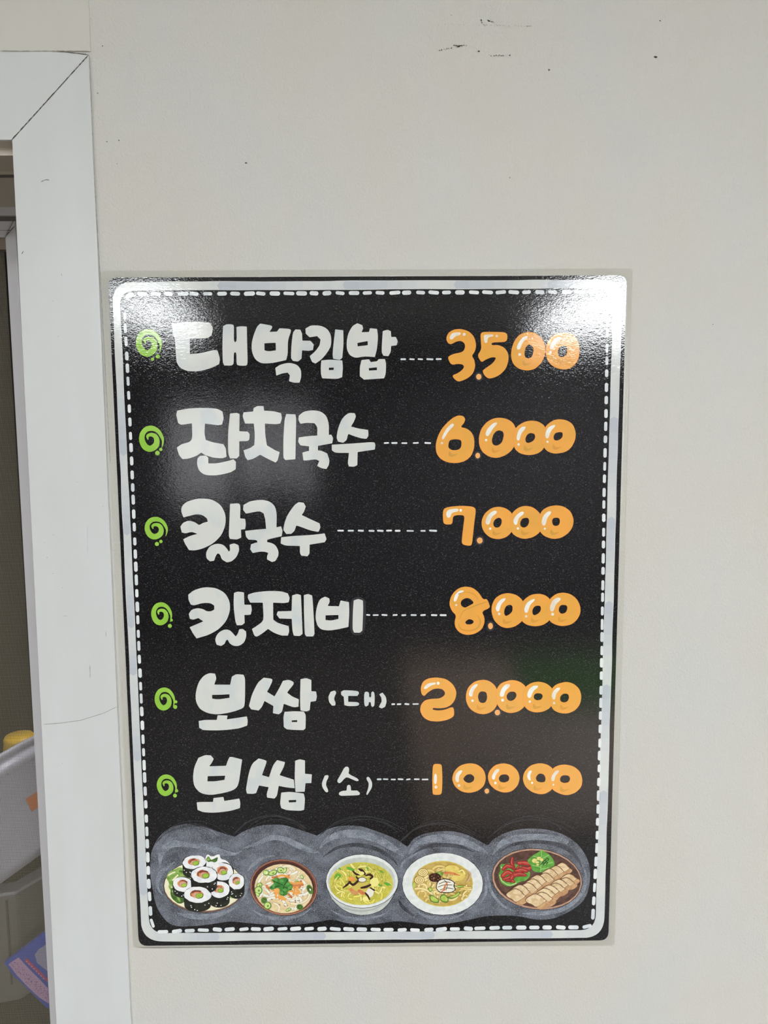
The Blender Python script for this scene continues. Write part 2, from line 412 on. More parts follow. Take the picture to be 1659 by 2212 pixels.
# made-up glowing strips on the back wall, giving the poster's pale left reflection
glow_set = empty('reflection_glow', (-1.1, -5.39, 1.1)); tag(glow_set, kind='structure')
M_STRIP_GLOW = glow('strip_glow', (.93, .92, 1.0, 1), 1.0)
for (x0, x1, z0_, z1_) in ((-1.74, -1.24, 1.13, 1.92), (-1.13, -.92, 1.22, 1.95), (-.86, -.71, 1.26, 1.93), (-.66, -.54, 1.19, 1.90)):
    Geo().box(x0, x1, -5.395, -5.385, z0_, z1_).build('glow_strip', M_STRIP_GLOW, glow_set)
Geo().box(-1.8, -.48, -5.40, -5.396, 1.07, 2.0).build('glow_backing', M_BACK, glow_set)

# ------------------------------------------------------------------ the menu poster
poster = empty('menu_poster', (0, 0, Z0 - .295))
tag(poster, 'laminated black menu poster with Korean dishes and orange prices on the wall', 'poster')
YPAP = -.0014
STEP = 5e-6
def smooth_loop(pts, it=2):
    for _ in range(it):
        q = []
        for i in range(len(pts)):
            a, b = pts[i], pts[(i + 1) % len(pts)]
            q.append((a[0] * .78 + b[0] * .22, a[1] * .78 + b[1] * .22)); q.append((a[0] * .22 + b[0] * .78, a[1] * .22 + b[1] * .78))
        pts = q
    return pts
def spline(pts, per=6):
    if len(pts) < 3: return list(pts)
    q = []
    P_ = [pts[0]] + list(pts) + [pts[-1]]
    for i in range(1, len(P_) - 2):
        for k in range(per):
            t = k / per
            q.append(tuple(.5 * ((2 * P_[i][j]) + (-P_[i - 1][j] + P_[i + 1][j]) * t + (2 * P_[i - 1][j] - 5 * P_[i][j] + 4 * P_[i + 1][j] - P_[i + 2][j]) * t * t + (-P_[i - 1][j] + 3 * P_[i][j] - 3 * P_[i + 1][j] + P_[i + 2][j]) * t ** 3) for j in range(len(pts[0]))))
    q.append(tuple(pts[-1])); return q
class Print:
    """flat print in the poster's plane; coordinates are in a tracing frame (ox, oy, s) of the poster"""
    def __init__(s, frame=(0, 0, 1), layer=0):
        s.fr = frame; s.v = []; s.f = []; s.mi = []; s.mats = []; s.k = layer
    def m(s, mat):
        if mat not in s.mats: s.mats.append(mat)
        return s.mats.index(mat)
    def w(s, p):
        q = at(s.fr[0] + p[0] / s.fr[2], s.fr[1] + p[1] / s.fr[2], YPAP)
        return (q.x, YPAP - .00002 - STEP * s.k, q.z)
    def poly(s, loops, mat, it=2):
        if not isinstance(loops[0][0], (tuple, list)): loops = [loops]
        loops = [smooth_loop(list(l), it) for l in loops]
        b = len(s.v); flat = [p for l in loops for p in l]
        W = [s.w(p) for p in flat]; s.v += W
        tri = tessellate_polygon([[Vector((p[0], p[1], 0)) for p in l] for l in loops])
        mi = s.m(mat)
        for t in tri:
            a, c, d = (Vector(W[i]) for i in t)
            if (c - a).cross(d - a).y > 0: t = (t[0], t[2], t[1])
            s.f.append(tuple(b + i for i in t)); s.mi.append(mi)
        s.k += 1; return s
    def ell(s, cx, cy, rx, ry, mat, rot=0, jag=0, n=28, seed=1):
        r = random.Random(seed); pts = []
        c_, s_ = math.cos(rot), math.sin(rot)
        for i in range(n):
            a = 2 * math.pi * i / n; k = 1 + r.uniform(-jag, jag)
            x, y = rx * k * math.cos(a), ry * k * math.sin(a)
            pts.append((cx + x * c_ - y * s_, cy + x * s_ + y * c_))
        return s.poly(pts, mat, 1 if jag else 0)
    def stroke(s, pts, r, mat, per=6):
        """pts (x, y[, r]) ; quad strip with round ends"""
        pts = [p if len(p) == 3 else (p[0], p[1], r) for p in pts]
        q = spline(pts, per) if len(pts) > 2 else pts
        mi = s.m(mat); b = len(s.v); n = len(q)
        def nb(i):
            a, c = q[max(0, i - 1)], q[min(n - 1, i + 1)]
            dx, dy = c[0] - a[0], c[1] - a[1]; L = math.hypot(dx, dy) or 1
            return dx / L, dy / L
        for i, (x, y, rr) in enumerate(q):
            dx, dy = nb(i)
            s.v += [s.w((x + dy * rr, y - dx * rr)), s.w((x - dy * rr, y + dx * rr))]
        for i in range(n - 1): s.face((b + 2 * i, b + 2 * i + 1, b + 2 * i + 3, b + 2 * i + 2), mi)
        for i, sg_ in ((0, -1), (n - 1, 1)):
            x, y, rr = q[i]
            if rr * 1.0 / s.fr[2] < .35: continue
            dx, dy = nb(i); b2 = len(s.v); ring = []
            for k in range(7):
                a = -math.pi / 2 + math.pi * k / 6
                ca, sa = math.cos(a) * sg_, math.sin(a)
                s.v.append(s.w((x + (dx * ca - dy * sa) * rr, y + (dy * ca + dx * sa) * rr))); ring.append(b2 + k)
            s.face(tuple(ring), mi)
        s.k += 1; return s
    def face(s, f, mi):
        a, c, d = (Vector(s.v[i]) for i in f[:3])
        if (c - a).cross(d - a).y > 0: f = tuple(reversed(f))
        s.f.append(f); s.mi.append(mi)
    def build(s, name, parent=None, label=None):
        xs = [p[0] for p in s.v]; zs = [p[2] for p in s.v]
        loc = ((min(xs) + max(xs)) / 2, min(p[1] for p in s.v), (min(zs) + max(zs)) / 2)
        o = mesh_obj(name, s.v, s.f, s.mats, parent if parent is not None else poster, loc, s.mi)
        if label: o['label'] = label
        return o

# --- inks
def black_ink():
    N = Nodes('black_print')
    n1 = N.noise((900, 900, 1300), 1, .5, .3)
    N.l(N.ramp(n1, [(.60, C(17, 16, 18)), (.74, C(70, 69, 72))]), N.b.inputs['Base Color'])  # pale flecks in the base colour stand in for glints off the weave
    N.set(Roughness=.06); N.b.inputs['IOR'].default_value = 1.52
    N.l(canvas_relief(N), N.b.inputs['Normal']); return N.m
K_BLACK = black_ink()
K_DARK = ink('black_marker', C(15, 14, 16))
K_WHITE = ink('white_marker', C(209, 211, 206), C(198, 204, 205), (55, 55, 35), .5, .66)
K_BAND = ink('band_marker', C(206, 209, 206), C(199, 203, 204), (60, 60, 40))
K_TONE = [ink('band_tone', C(203, 206, 205)), ink('band_tone_pale', C(199, 203, 204)), ink('band_tone_mid', C(195, 199, 202)), ink('band_tone_grey', C(190, 195, 201)), ink('band_tone_blue', C(188, 193, 199)), ink('band_tone_dark', C(183, 189, 197))]
K_DASH = ink('dash_marker', C(226, 229, 229), C(206, 212, 216), (40, 40, 40))
K_ORANGE = ink('orange_marker', C(236, 163, 72, 1.15), C(226, 165, 72, 1.12), (45, 45, 45), .4, .62)
K_OEDGE = ink('orange_edge', C(246, 150, 66, 1.2))
K_ODK = ink('orange_overlap', C(220, 154, 62), C(208, 154, 66), (90, 90, 90))
K_HI = ink('highlight_white', C(238, 235, 228), C(226, 214, 196), (80, 80, 80), .45, .65)
K_DOT = ink('apricot_dot', C(243, 168, 100, 1.15))
K_GREEN = ink('lime_marker', C(146, 198, 70, 1.05), C(156, 204, 80, 1.05), (80, 80, 80))
K_HALO = ink('halo_grey', C(52, 50, 54))

# --- laminate rim and paper
def inset_quad(q, r=6, n=6):
    """rounded quad in pixel coordinates"""
    out = []
    for i in range(4):
        p, a, b = Vector(q[i]), Vector(q[i - 1]), Vector(q[(i + 1) % 4])
        d1 = (a - p).normalized(); d2 = (b - p).normalized()
        for k in range(n + 1):
            t = k / n
            out.append(tuple((p + d1 * r) * (1 - t) ** 2 + p * 2 * t * (1 - t) + (p + d2 * r) * t * t))
    return out
PAPER = [(235, 600.5), (1352.5, 595.5), (1313, 2029), (301, 2041)]
def grow(q, d):
    c = (sum(p[0] for p in q) / 4, sum(p[1] for p in q) / 4)
    return [(p[0] + d * (1 if p[0] > c[0] else -1), p[1] + d * (1 if p[1] > c[1] else -1)) for p in q]
OUTER = [(217, 585.5), (1366, 580.5), (1327, 2042), (287.5, 2047.5)]
N = Nodes('laminate_film')
tr = N.n('ShaderNodeBsdfTransparent'); tr.inputs[0].default_value = (.95, .95, .93, 1)
gl = N.n('ShaderNodeBsdfGlossy'); gl.inputs[0].default_value = (1, 1, 1, 1); gl.inputs['Roughness'].default_value = .15
lw = N.n('ShaderNodeLayerWeight'); lw.inputs[0].default_value = .5
fr = N.n('ShaderNodeMath', operation='POWER'); N.l(lw.outputs['Facing'], fr.inputs[0]); fr.inputs[1].default_value = 4
N.l(N.bump(N.noise((45, 45, 45), 2), .12, .003), gl.inputs['Normal'])
mm = N.n('ShaderNodeMath', operation='MULTIPLY_ADD'); N.l(fr.outputs[0], mm.inputs[0]); mm.inputs[1].default_value = .6; mm.inputs[2].default_value = .09
mx = N.n('ShaderNodeMixShader'); N.l(mm.outputs[0], mx.inputs[0]); N.l(tr.outputs[0], mx.inputs[1]); N.l(gl.outputs[0], mx.inputs[2])
N.l(mx.outputs[0], N.t.nodes['Material Output'].inputs['Surface'])
M_LAM = N.m
loops = [(inset_quad(PAPER, 19), YPAP), (inset_quad(grow(PAPER, 2.5), 21), YPAP + .00008), (inset_quad(grow(PAPER, 6.5), 20), -.0009), (inset_quad([( (a[0] * .3 + b[0] * .7), (a[1] * .3 + b[1] * .7)) for a, b in zip(PAPER, OUTER)], 9), -.00055), (inset_quad(OUTER, 7), -.0004), (inset_quad(grow(OUTER, .7), 7), -.00005)]
v, f = [], []
n = len(loops[0][0])
for lp, y in loops: v += [tuple((lambda q: (q.x, y, q.z))(at(p[0], p[1], 0))) for p in lp]
for j in range(len(loops) - 1):
    for i in range(n): f.append((j * n + i, j * n + (i + 1) % n, (j + 1) * n + (i + 1) % n, (j + 1) * n + i))
mesh_obj('laminate_rim', v, f, M_LAM, poster, (0, -.0003, Z0 - .295), smooth=True)['label'] = 'clear laminate rim around the black sheet'
lp = inset_quad(PAPER, 19)
Geo().prism([(lambda q: Vector((q.x, YPAP, q.z)))(at(p[0], p[1], 0)) for p in lp][::-1], (0, .0009, 0)).build('printed_sheet', K_BLACK, poster, (0, YPAP, Z0))

# --- pale border band
def rounded(q, r, n=10): return inset_quad(q, r, n)
def wob(pts, amp, seed):
    r = random.Random(seed); return [(x + r.uniform(-amp, amp), y + r.uniform(-amp, amp)) for x, y in pts]
def dense(q, r, seed, amp):
    base = inset_quad(q, r, 8); out = []
    rr = random.Random(seed)
    for i in range(len(base)):
        a, b = base[i], base[(i + 1) % len(base)]; L = math.dist(a, b); n_ = max(1, int(L / 45))
        for k in range(n_):
            t = k / n_; j = amp if n_ > 1 else 0
            out.append((a[0] + (b[0] - a[0]) * t + rr.uniform(-j, j), a[1] + (b[1] - a[1]) * t + rr.uniform(-j, j)))
    return out
BO = [(241.5, 609), (1345, 603.5), (1304.5, 2026), (306, 2034)]
BI = [(258, 628), (1325, 623), (1286, 2009), (323, 2016)]
pr = Print(layer=1); pr.poly([dense(BO, 46, 3, .8), dense(BI, 34, 5, .6)], K_BAND, 1)
band = pr.build('border_band', None, 'pale grey hand-drawn border band')
def edge(q, i, j, t): return (q[i][0] + (q[j][0] - q[i][0]) * t, q[i][1] + (q[j][1] - q[i][1]) * t)
def band_stroke(i, j, c0, c1):
    """marker stroke of the band on the side from corner i to j, darkest at c0, fading towards c1"""
    ax_ = 0 if abs(BO[i][0] - BO[j][0]) > abs(BO[i][1] - BO[j][1]) else 1
    p_ = Print(layer=2)
    for k in range(6):
        ca, cb = c0 + (c1 - c0) * k / 6, c0 + (c1 - c0) * (k + 1) / 6
        ta, tb_ = ((c - BO[i][ax_]) / (BO[j][ax_] - BO[i][ax_]) for c in (ca, cb))
        e = 1.2
        def pr_(t):
            o_, n_ = edge(BO, i, j, t), edge(BI, i, j, t)
            if ax_ == 0: n_ = (o_[0], n_[1])
            else: n_ = (n_[0], o_[1])
            L = math.dist(o_, n_); u_ = ((n_[0] - o_[0]) / L, (n_[1] - o_[1]) / L)
            return (o_[0] + u_[0] * e, o_[1] + u_[1] * e), (n_[0] - u_[0] * e, n_[1] - u_[1] * e)
        a1, a2 = pr_(ta); b1, b2 = pr_(tb_)
        if k == 0:
            d_ = (c1 - c0) / abs(c1 - c0) * -5; mid_ = ((a1[0] + a2[0]) / 2 + (d_ if ax_ == 0 else 0), (a1[1] + a2[1]) / 2 + (d_ if ax_ == 1 else 0))
            p_.poly([a1, b1, b2, a2, mid_], K_TONE[5], 0)
        else: p_.poly([a1, b1, b2, a2], K_TONE[5 - k], 0)
    p_.build('border_stroke', band)
for c0, c1 in ((474, 690), (745, 930), (985, 1150), (1187, 1290)): band_stroke(0, 1, c0, c1)
for c0, c1 in ((905, 1080), (1121, 1260), (1303, 1440), (1483, 1650), (1712, 1850)): band_stroke(1, 2, c0, c1)
for c0, c1 in ((700, 560), (935, 790), (1190, 1060), (470, 380)): band_stroke(3, 2, c0, c1)
for c0, c1 in ((980, 800), (1152, 1030), (1352, 1220), (1455, 1380), (1640, 1540), (1930, 1790)): band_stroke(0, 3, c0, c1)
# --- dashes of the stitched border
rr = random.Random(11)
def seg_path(path, pitch, ln, r, i0=0):
    d = [0]
    for a, b in zip(path[:-1], path[1:]): d.append(d[-1] + math.dist(a, b))
    def pt(s_):
        s_ = max(0, min(d[-1], s_))
        for i in range(len(d) - 1):
            if s_ <= d[i + 1]:
                t = (s_ - d[i]) / (d[i + 1] - d[i]); a, b = path[i], path[i + 1]
                return (a[0] + (b[0] - a[0]) * t, a[1] + (b[1] - a[1]) * t)
        return path[-1]
    n_ = round(d[-1] / pitch); s_ = 0
    for k in range(n_):
        L = ln * rr.uniform(.86, 1.1); s0 = k * d[-1] / n_ + rr.uniform(-1.5, 1.5)
        r_ = r * rr.uniform(.85, 1.12); j = rr.uniform(-.8, .8)
        p_, q_ = pt(s0 + r_), pt(s0 + L - r_); m_ = pt(s0 + L / 2)
        o = Print(layer=2); o.stroke([(p_[0], p_[1] + j), (m_[0], m_[1]), (q_[0], q_[1] - j)], r_, K_DASH, 2); o.build('border_dash')
seg_path([(272, 646), (278, 638), (290, 635), (600, 634), (900, 632), (1298, 630.5)], 29, 22, 4.3)
seg_path([(1314, 655), (1311.5, 740), (1309, 900), (1304.5, 1080), (1304, 1150), (1301, 1330), (1299, 1470), (1296, 1600), (1292, 1750), (1289, 1830), (1283, 1940), (1280, 1992)], 28.2, 20.5, 3.4)
seg_path([(1278, 1998), (1262, 2003), (1080, 2004), (900, 2009), (660, 2006), (480, 2007.5), (346, 2013), (336, 2012)], 28.6, 22.5, 4.0)
seg_path([(332, 2004), (326, 1985), (321, 1900), (317, 1790), (310, 1620), (300, 1400), (294, 1240), (285, 1010), (277, 830), (268.5, 664)], 28.4, 20.5, 3.5)

# --- lettering: each syllable is one part, outlines traced per stroke
F1, F2, F3, F4, F5, F6 = [(a, b, 2.765) for a, b in ((280, 670), (280, 860), (280, 1060), (300, 1250), (320, 1440), (320, 1610))]
SY = [
 (F1, '대', [[(252,85),(300,72),(400,68),(480,75),(498,105),(490,150),(465,168),(360,170),(360,262),(420,258),(500,238),(525,240),(540,290),(535,322),(490,345),(420,365),(350,366),(300,345),(280,310),(275,250),(272,172),(258,150)],
   [(558,95),(580,84),(615,85),(624,95),(622,190),(640,190),(638,100),(665,96),(700,98),(702,200),(706,325),(690,333),(645,330),(638,318),(638,252),(622,252),(622,320),(610,331),(565,330),(556,310),(554,200)]]),
 (F1, '박', [([(780,80),(850,92),(852,105),(835,130),(880,128),(895,108),(960,112),(965,125),(945,180),(945,260),(935,298),(860,315),(790,320),(750,295),(730,250),(728,200),(740,150),(760,100)], [(805,198),(840,196),(872,195),(874,240),(830,246),(806,240)]),
   [(975,135),(990,115),(1020,117),(1030,140),(1032,182),(1080,183),(1100,205),(1095,238),(1070,243),(1030,240),(1027,290),(1005,307),(975,303),(963,285),(967,200)],
   [(870,345),(900,325),(950,313),(1000,325),(1024,355),(1025,400),(1015,433),(985,434),(952,425),(957,390),(945,373),(910,378),(876,391)]]),
 (F1, '김', [[(1050,110),(1085,90),(1140,92),(1180,110),(1204,150),(1205,210),(1180,255),(1145,295),(1110,319),(1090,310),(1075,275),(1110,245),(1135,210),(1140,175),(1120,155),(1075,162),(1052,140)],
   [(1228,115),(1276,120),(1278,200),(1270,285),(1255,297),(1215,290),(1212,260),(1220,180)],
   ([(1145,300),(1200,295),(1270,300),(1274,340),(1270,400),(1240,411),(1150,407),(1142,380),(1142,330)], [(1190,344),(1219,343),(1219,357),(1190,358)])]),
 (F1, '밥', [([(1330,95),(1360,78),(1390,90),(1395,110),(1385,132),(1430,130),(1435,108),(1478,112),(1484,160),(1478,230),(1465,280),(1400,276),(1350,286),(1315,270),(1297,235),(1296,190),(1305,140)], [(1360,196),(1390,190),(1422,185),(1422,209),(1390,213),(1362,216)]),
   [(1512,125),(1540,117),(1560,125),(1563,160),(1590,160),(1602,185),(1595,210),(1562,214),(1560,250),(1545,275),(1515,272),(1505,250),(1508,180)],
   ([(1385,298),(1430,293),(1440,310),(1480,305),(1485,292),(1525,292),(1532,320),(1530,380),(1520,407),(1450,412),(1400,415),(1375,395),(1375,340)], [(1428,347),(1477,341),(1477,358),(1430,361)])]),
 (F2, '잔', [[(285,75),(350,62),(430,57),(520,62),(555,80),(562,120),(552,158),(525,162),(450,152),(447,210),(455,250),(500,265),(560,275),(575,300),(579,350),(555,360),(500,356),(450,340),(428,325),(400,345),(350,362),(315,364),(295,340),(282,295),(310,275),(360,262),(375,240),(372,150),(310,160),(290,150),(278,100)],
   [(600,92),(640,88),(657,95),(655,198),(705,200),(717,215),(715,250),(700,257),(655,258),(655,345),(640,360),(600,360),(588,330),(588,200)],
   [(420,345),(455,343),(470,355),(470,390),(520,390),(590,375),(620,365),(635,380),(634,425),(600,445),(520,462),(450,460),(415,435),(402,395),(405,360)]]),
 (F2, '치', [[(740,60),(765,46),(800,48),(803,75),(860,78),(905,90),(910,120),(900,152),(870,156),(808,152),(810,220),(820,282),(870,312),(896,322),(885,370),(872,385),(820,360),(780,338),(740,362),(705,371),(690,350),(680,312),(720,298),(745,280),(748,220),(742,152),(690,152),(675,110),(680,85),(738,80)],
   [(935,95),(990,97),(995,120),(990,365),(930,370),(918,355),(918,250),(925,130)]]),
 (F2, '국', [[(1010,105),(1040,80),(1090,72),(1140,78),(1175,105),(1190,150),(1190,226),(1120,228),(1122,175),(1105,150),(1060,147),(1020,153),(1008,130)],
   [(1010,235),(1080,225),(1160,222),(1205,218),(1216,240),(1210,270),(1125,285),(1125,315),(1072,315),(1072,288),(1020,282),(1007,262)],
   [(1032,325),(1080,312),(1140,312),(1180,330),(1194,370),(1190,400),(1175,424),(1145,418),(1120,405),(1133,375),(1110,365),(1060,372),(1038,372)]]),
 (F2, '수', [[(1285,105),(1310,88),(1345,90),(1352,110),(1340,140),(1322,170),(1370,182),(1425,190),(1427,225),(1415,243),(1380,240),(1320,220),(1305,212),(1297,250),(1275,267),(1245,260),(1235,235),(1245,180),(1265,130)],
   [(1207,278),(1260,275),(1350,270),(1460,261),(1468,275),(1465,307),(1362,322),(1360,400),(1340,410),(1310,408),(1303,390),(1310,327),(1230,327),(1208,312)]]),
 (F3, '칼', [[(310,95),(340,65),(410,46),(490,50),(545,85),(573,140),(574,200),(550,265),(500,315),(440,345),(390,357),(355,355),(330,315),(320,290),(360,270),(405,258),(370,245),(335,255),(312,250),(303,215),(320,190),(355,178),(390,188),(415,205),(445,190),(467,185),(462,165),(435,145),(400,140),(350,152),(322,160),(308,125)],
   [(600,78),(655,75),(662,90),(660,165),(690,168),(694,200),(690,230),(665,232),(667,280),(640,292),(600,288),(592,270),(596,180)],
   [(460,360),(480,330),(520,315),(560,322),(585,350),(592,365),(600,355),(597,322),(625,314),(650,325),(655,355),(640,395),(610,422),(580,428),(550,410),(540,380),(525,373),(512,395),(505,418),(480,422),(460,405),(456,380)]]),
 (F3, '국', [[(680,85),(720,62),(790,53),(840,65),(870,95),(879,140),(877,222),(815,228),(810,170),(800,135),(775,122),(730,130),(695,137),(678,115)],
   [(690,240),(760,232),(850,225),(905,212),(914,240),(908,272),(820,292),(822,302),(822,312),(762,312),(762,295),(710,292),(695,275)],
   [(725,320),(760,308),(830,306),(870,322),(890,360),(888,390),(870,420),(850,426),(820,410),(822,385),(830,370),(790,362),(735,372),(720,350)]]),
 (F3, '수', [[(985,85),(1010,68),(1040,72),(1052,95),(1042,125),(1028,145),(1075,168),(1135,195),(1140,220),(1128,246),(1080,238),(1020,215),(995,208),(985,240),(965,258),(935,258),(918,235),(925,190),(945,140)],
   [(905,278),(980,270),(1080,265),(1165,255),(1176,290),(1165,308),(1075,322),(1075,375),(1062,392),(1025,388),(1017,370),(1017,330),(930,328),(902,315)]]),
 (F4, '칼', [[(295,95),(330,68),(390,50),(460,55),(515,85),(543,135),(545,190),(525,250),(480,300),(420,335),(345,357),(325,330),(303,290),(350,270),(385,255),(355,235),(325,245),(305,240),(298,210),(315,185),(350,175),(385,182),(405,195),(430,195),(450,185),(450,160),(425,145),(380,145),(330,160),(310,155),(296,125)],
   [(568,85),(590,77),(628,82),(630,155),(670,156),(675,185),(668,215),(630,217),(632,265),(615,278),(585,278),(575,250),(565,160)],
   [(460,345),(480,318),(515,302),(545,308),(565,330),(578,345),(590,330),(600,302),(620,300),(640,315),(642,345),(630,380),(600,402),(565,402),(540,385),(530,362),(520,370),(512,390),(490,402),(465,395),(456,370)]]),
 (F4, '제', [[(652,95),(690,82),(770,73),(850,75),(890,88),(901,115),(895,140),(870,146),(802,143),(802,200),(803,245),(830,265),(895,283),(898,315),(890,340),(850,340),(800,320),(772,300),(740,325),(705,347),(690,342),(675,300),(700,285),(735,260),(745,240),(740,143),(665,143),(650,115)],
   [(915,100),(945,91),(968,98),(972,180),(978,330),(960,343),(925,340),(917,310),(913,240),(840,238),(822,215),(830,195),(912,193)],
   [(985,98),(1010,91),(1035,100),(1040,150),(1050,330),(1040,345),(1000,345),(990,330),(986,200)]]),
 (F4, '비', [([(1085,120),(1112,107),(1138,118),(1140,140),(1128,163),(1195,165),(1205,130),(1255,140),(1257,200),(1252,288),(1200,300),(1140,310),(1090,305),(1065,280),(1054,235),(1060,180),(1072,140)], [(1115,219),(1150,218),(1192,217),(1192,240),(1150,250),(1115,247)]),
   [(1283,130),(1310,121),(1338,130),(1340,180),(1335,310),(1320,323),(1285,322),(1276,300),(1278,200)]]),
 (F5, '보', [([(330,55),(365,38),(400,42),(408,70),(395,107),(490,108),(500,60),(525,45),(570,48),(580,75),(578,230),(565,250),(500,272),(420,286),(360,280),(310,255),(285,210),(283,160),(300,95)], [(382,169),(430,168),(486,165),(486,186),(420,196),(383,191)]),
   [(302,325),(340,318),(410,318),(415,290),(475,292),(470,315),(540,305),(590,297),(595,325),(592,352),(540,370),(440,381),(330,380),(305,365)]]),
 (F5, '쌈', [[(655,95),(690,66),(740,72),(743,85),(725,125),(710,150),(755,178),(785,125),(805,85),(840,78),(868,90),(870,105),(845,135),(830,155),(860,178),(900,195),(898,240),(870,243),(810,222),(800,270),(780,285),(745,278),(748,235),(695,205),(680,240),(660,262),(615,255),(602,235),(620,165)],
   [(910,75),(945,68),(975,80),(975,147),(1003,148),(1008,180),(1002,205),(970,210),(965,260),(945,268),(910,262),(907,200)],
   ([(815,270),(870,266),(930,268),(942,290),(940,370),(925,380),(830,376),(810,360),(808,300)], [(858,321),(890,319),(890,331),(858,331)])]),
 (F5, '(', [[(1090,150),(1115,142),(1125,155),(1115,175),(1110,195),(1120,215),(1118,232),(1098,233),(1080,210),(1076,180)]]),
 (F5, '대', [[(1152,150),(1170,140),(1255,145),(1260,160),(1250,175),(1195,175),(1195,210),(1255,212),(1262,225),(1250,235),(1195,236),(1172,230),(1168,180),(1153,168)],
   [(1290,155),(1305,148),(1320,155),(1320,183),(1332,183),(1332,155),(1342,147),(1353,158),(1353,230),(1342,242),(1332,235),(1330,212),(1318,212),(1316,230),(1300,240),(1290,228)]]),
 (F5, ')', [[(1380,165),(1400,155),(1420,180),(1425,210),(1415,240),(1395,250),(1378,242),(1385,225),(1395,210),(1393,185)]]),
 (F6, '보', [([(300,75),(340,58),(375,60),(392,80),(380,105),(365,125),(465,122),(480,80),(490,66),(562,85),(555,130),(540,240),(510,268),(450,285),(370,298),(310,285),(275,245),(267,195),(275,130)], [(356,184),(410,183),(460,181),(456,206),(400,215),(354,215)]),
   [(290,340),(330,338),(388,338),(390,315),(450,308),(455,332),(500,325),(545,318),(551,345),(548,375),(490,392),(400,403),(330,400),(295,385)]]),
 (F6, '쌈', [[(620,110),(660,78),(705,90),(708,100),(690,150),(680,178),(722,190),(745,120),(770,88),(818,100),(810,130),(785,178),(870,205),(875,256),(830,252),(780,242),(770,300),(755,318),(710,312),(708,290),(720,250),(662,240),(645,285),(625,290),(590,288),(584,262),(600,170)],
   [(878,92),(905,83),(937,90),(937,170),(978,173),(975,225),(940,226),(935,277),(880,278),(875,200)],
   ([(795,282),(850,277),(930,288),(937,320),(932,385),(910,391),(830,388),(795,375),(788,345)], [(840,327),(884,326),(884,339),(840,341)])]),
 (F6, '(', [[(1055,180),(1075,177),(1078,190),(1065,215),(1062,240),(1075,265),(1075,280),(1060,280),(1040,250),(1037,225)]]),
 (F6, '소', [[(1170,135),(1185,125),(1200,133),(1200,155),(1195,170),(1255,200),(1258,212),(1245,215),(1190,190),(1175,195),(1150,225),(1135,225),(1128,210),(1150,175)],
   [(1142,280),(1160,272),(1185,270),(1188,240),(1200,235),(1210,242),(1212,270),(1250,270),(1266,285),(1262,298),(1200,300),(1150,302),(1138,292)]]),
 (F6, ')', [[(1305,190),(1320,188),(1338,220),(1338,250),(1320,280),(1308,298),(1302,290),(1315,255),(1318,225),(1305,205)]]),
]
def offset_loop(pts, d):
    n_ = len(pts); ar = sum(pts[i][0] * pts[(i + 1) % n_][1] - pts[(i + 1) % n_][0] * pts[i][1] for i in range(n_))
    sgn = 1 if ar > 0 else -1; out = []
    for i in range(n_):
        a, b = pts[i - 1], pts[(i + 1) % n_]; dx, dy = b[0] - a[0], b[1] - a[1]; L = math.hypot(dx, dy) or 1
        out.append((pts[i][0] + sgn * dy / L * d, pts[i][1] - sgn * dx / L * d))
    return out
def sharpen(pts, m=9):
    """double the corner points so that the outline keeps its corners when smoothed"""
    out = []
    n_ = len(pts)
    for i in range(n_):
        a, p, b = pts[i - 1], pts[i], pts[(i + 1) % n_]
        v1 = (a[0] - p[0], a[1] - p[1]); v2 = (b[0] - p[0], b[1] - p[1])
        l1, l2_ = math.hypot(*v1), math.hypot(*v2)
        cs = (v1[0] * v2[0] + v1[1] * v2[1]) / (l1 * l2_ + 1e-9)
        if cs > -.75 and min(l1, l2_) > 2 * m:
            out += [(p[0] + v1[0] / l1 * m, p[1] + v1[1] / l1 * m), p, (p[0] + v2[0] / l2_ * m, p[1] + v2[1] / l2_ * m)]
        else: out.append(p)
    return out
for (fr_, ch, loops_) in SY:
    pr = Print(fr_, 6)
    for lp_ in loops_:
        if isinstance(lp_, tuple): pr.poly([sharpen(lp_[0]), sharpen(lp_[1], 3)], K_WHITE)
        else: pr.poly(sharpen(lp_), K_WHITE)
    o = pr.build('bracket' if ch in '()' else 'syllable', None, None if ch in '()' else 'pale hand-drawn syllable ' + ch)
    if ch == '비':
        h = Print(fr_, 3); h.poly(offset_loop(loops_[1], 17), K_HALO); h.build('halo', o)

# --- leaders between dish and price
LD = [(776, [(865,877),(884,896),(902,914),(921,936),(941,954)], 1.9), (956.8, [(829,840.6),(845.5,858.6),(867,880),(891.6,904.6),(917,931)], 1.8),
      (1146.5, [(728.5,743),(751,764.6),(773,786),(796,809),(814.5,828.6),(834,847),(853,865),(878,894),(908,919.6),(927,944)], 1.9),
      (1328.5, [(791,800),(805,818),(824,837),(848,859),(867,877.6),(887,900),(908,919.6),(931,944.5),(950,964.5)], 1.8),
      (1521, [(845.5,853.5),(857,867),(874,884),(891,904.6)], 1.7), (1683.5, [(814,824),(827,839),(844,855),(859,871.5),(877,887),(894,906.5),(911,925.5)], 1.7)]
for (y, segs, r) in LD:
    for (a_, b_) in segs:
        pr = Print(layer=6); pr.stroke([(a_ + r, y + rr.uniform(-.5, .5)), (b_ - r, y + rr.uniform(-.5, .5))], r * rr.uniform(.85, 1.1), K_DASH); pr.build('leader_dash')

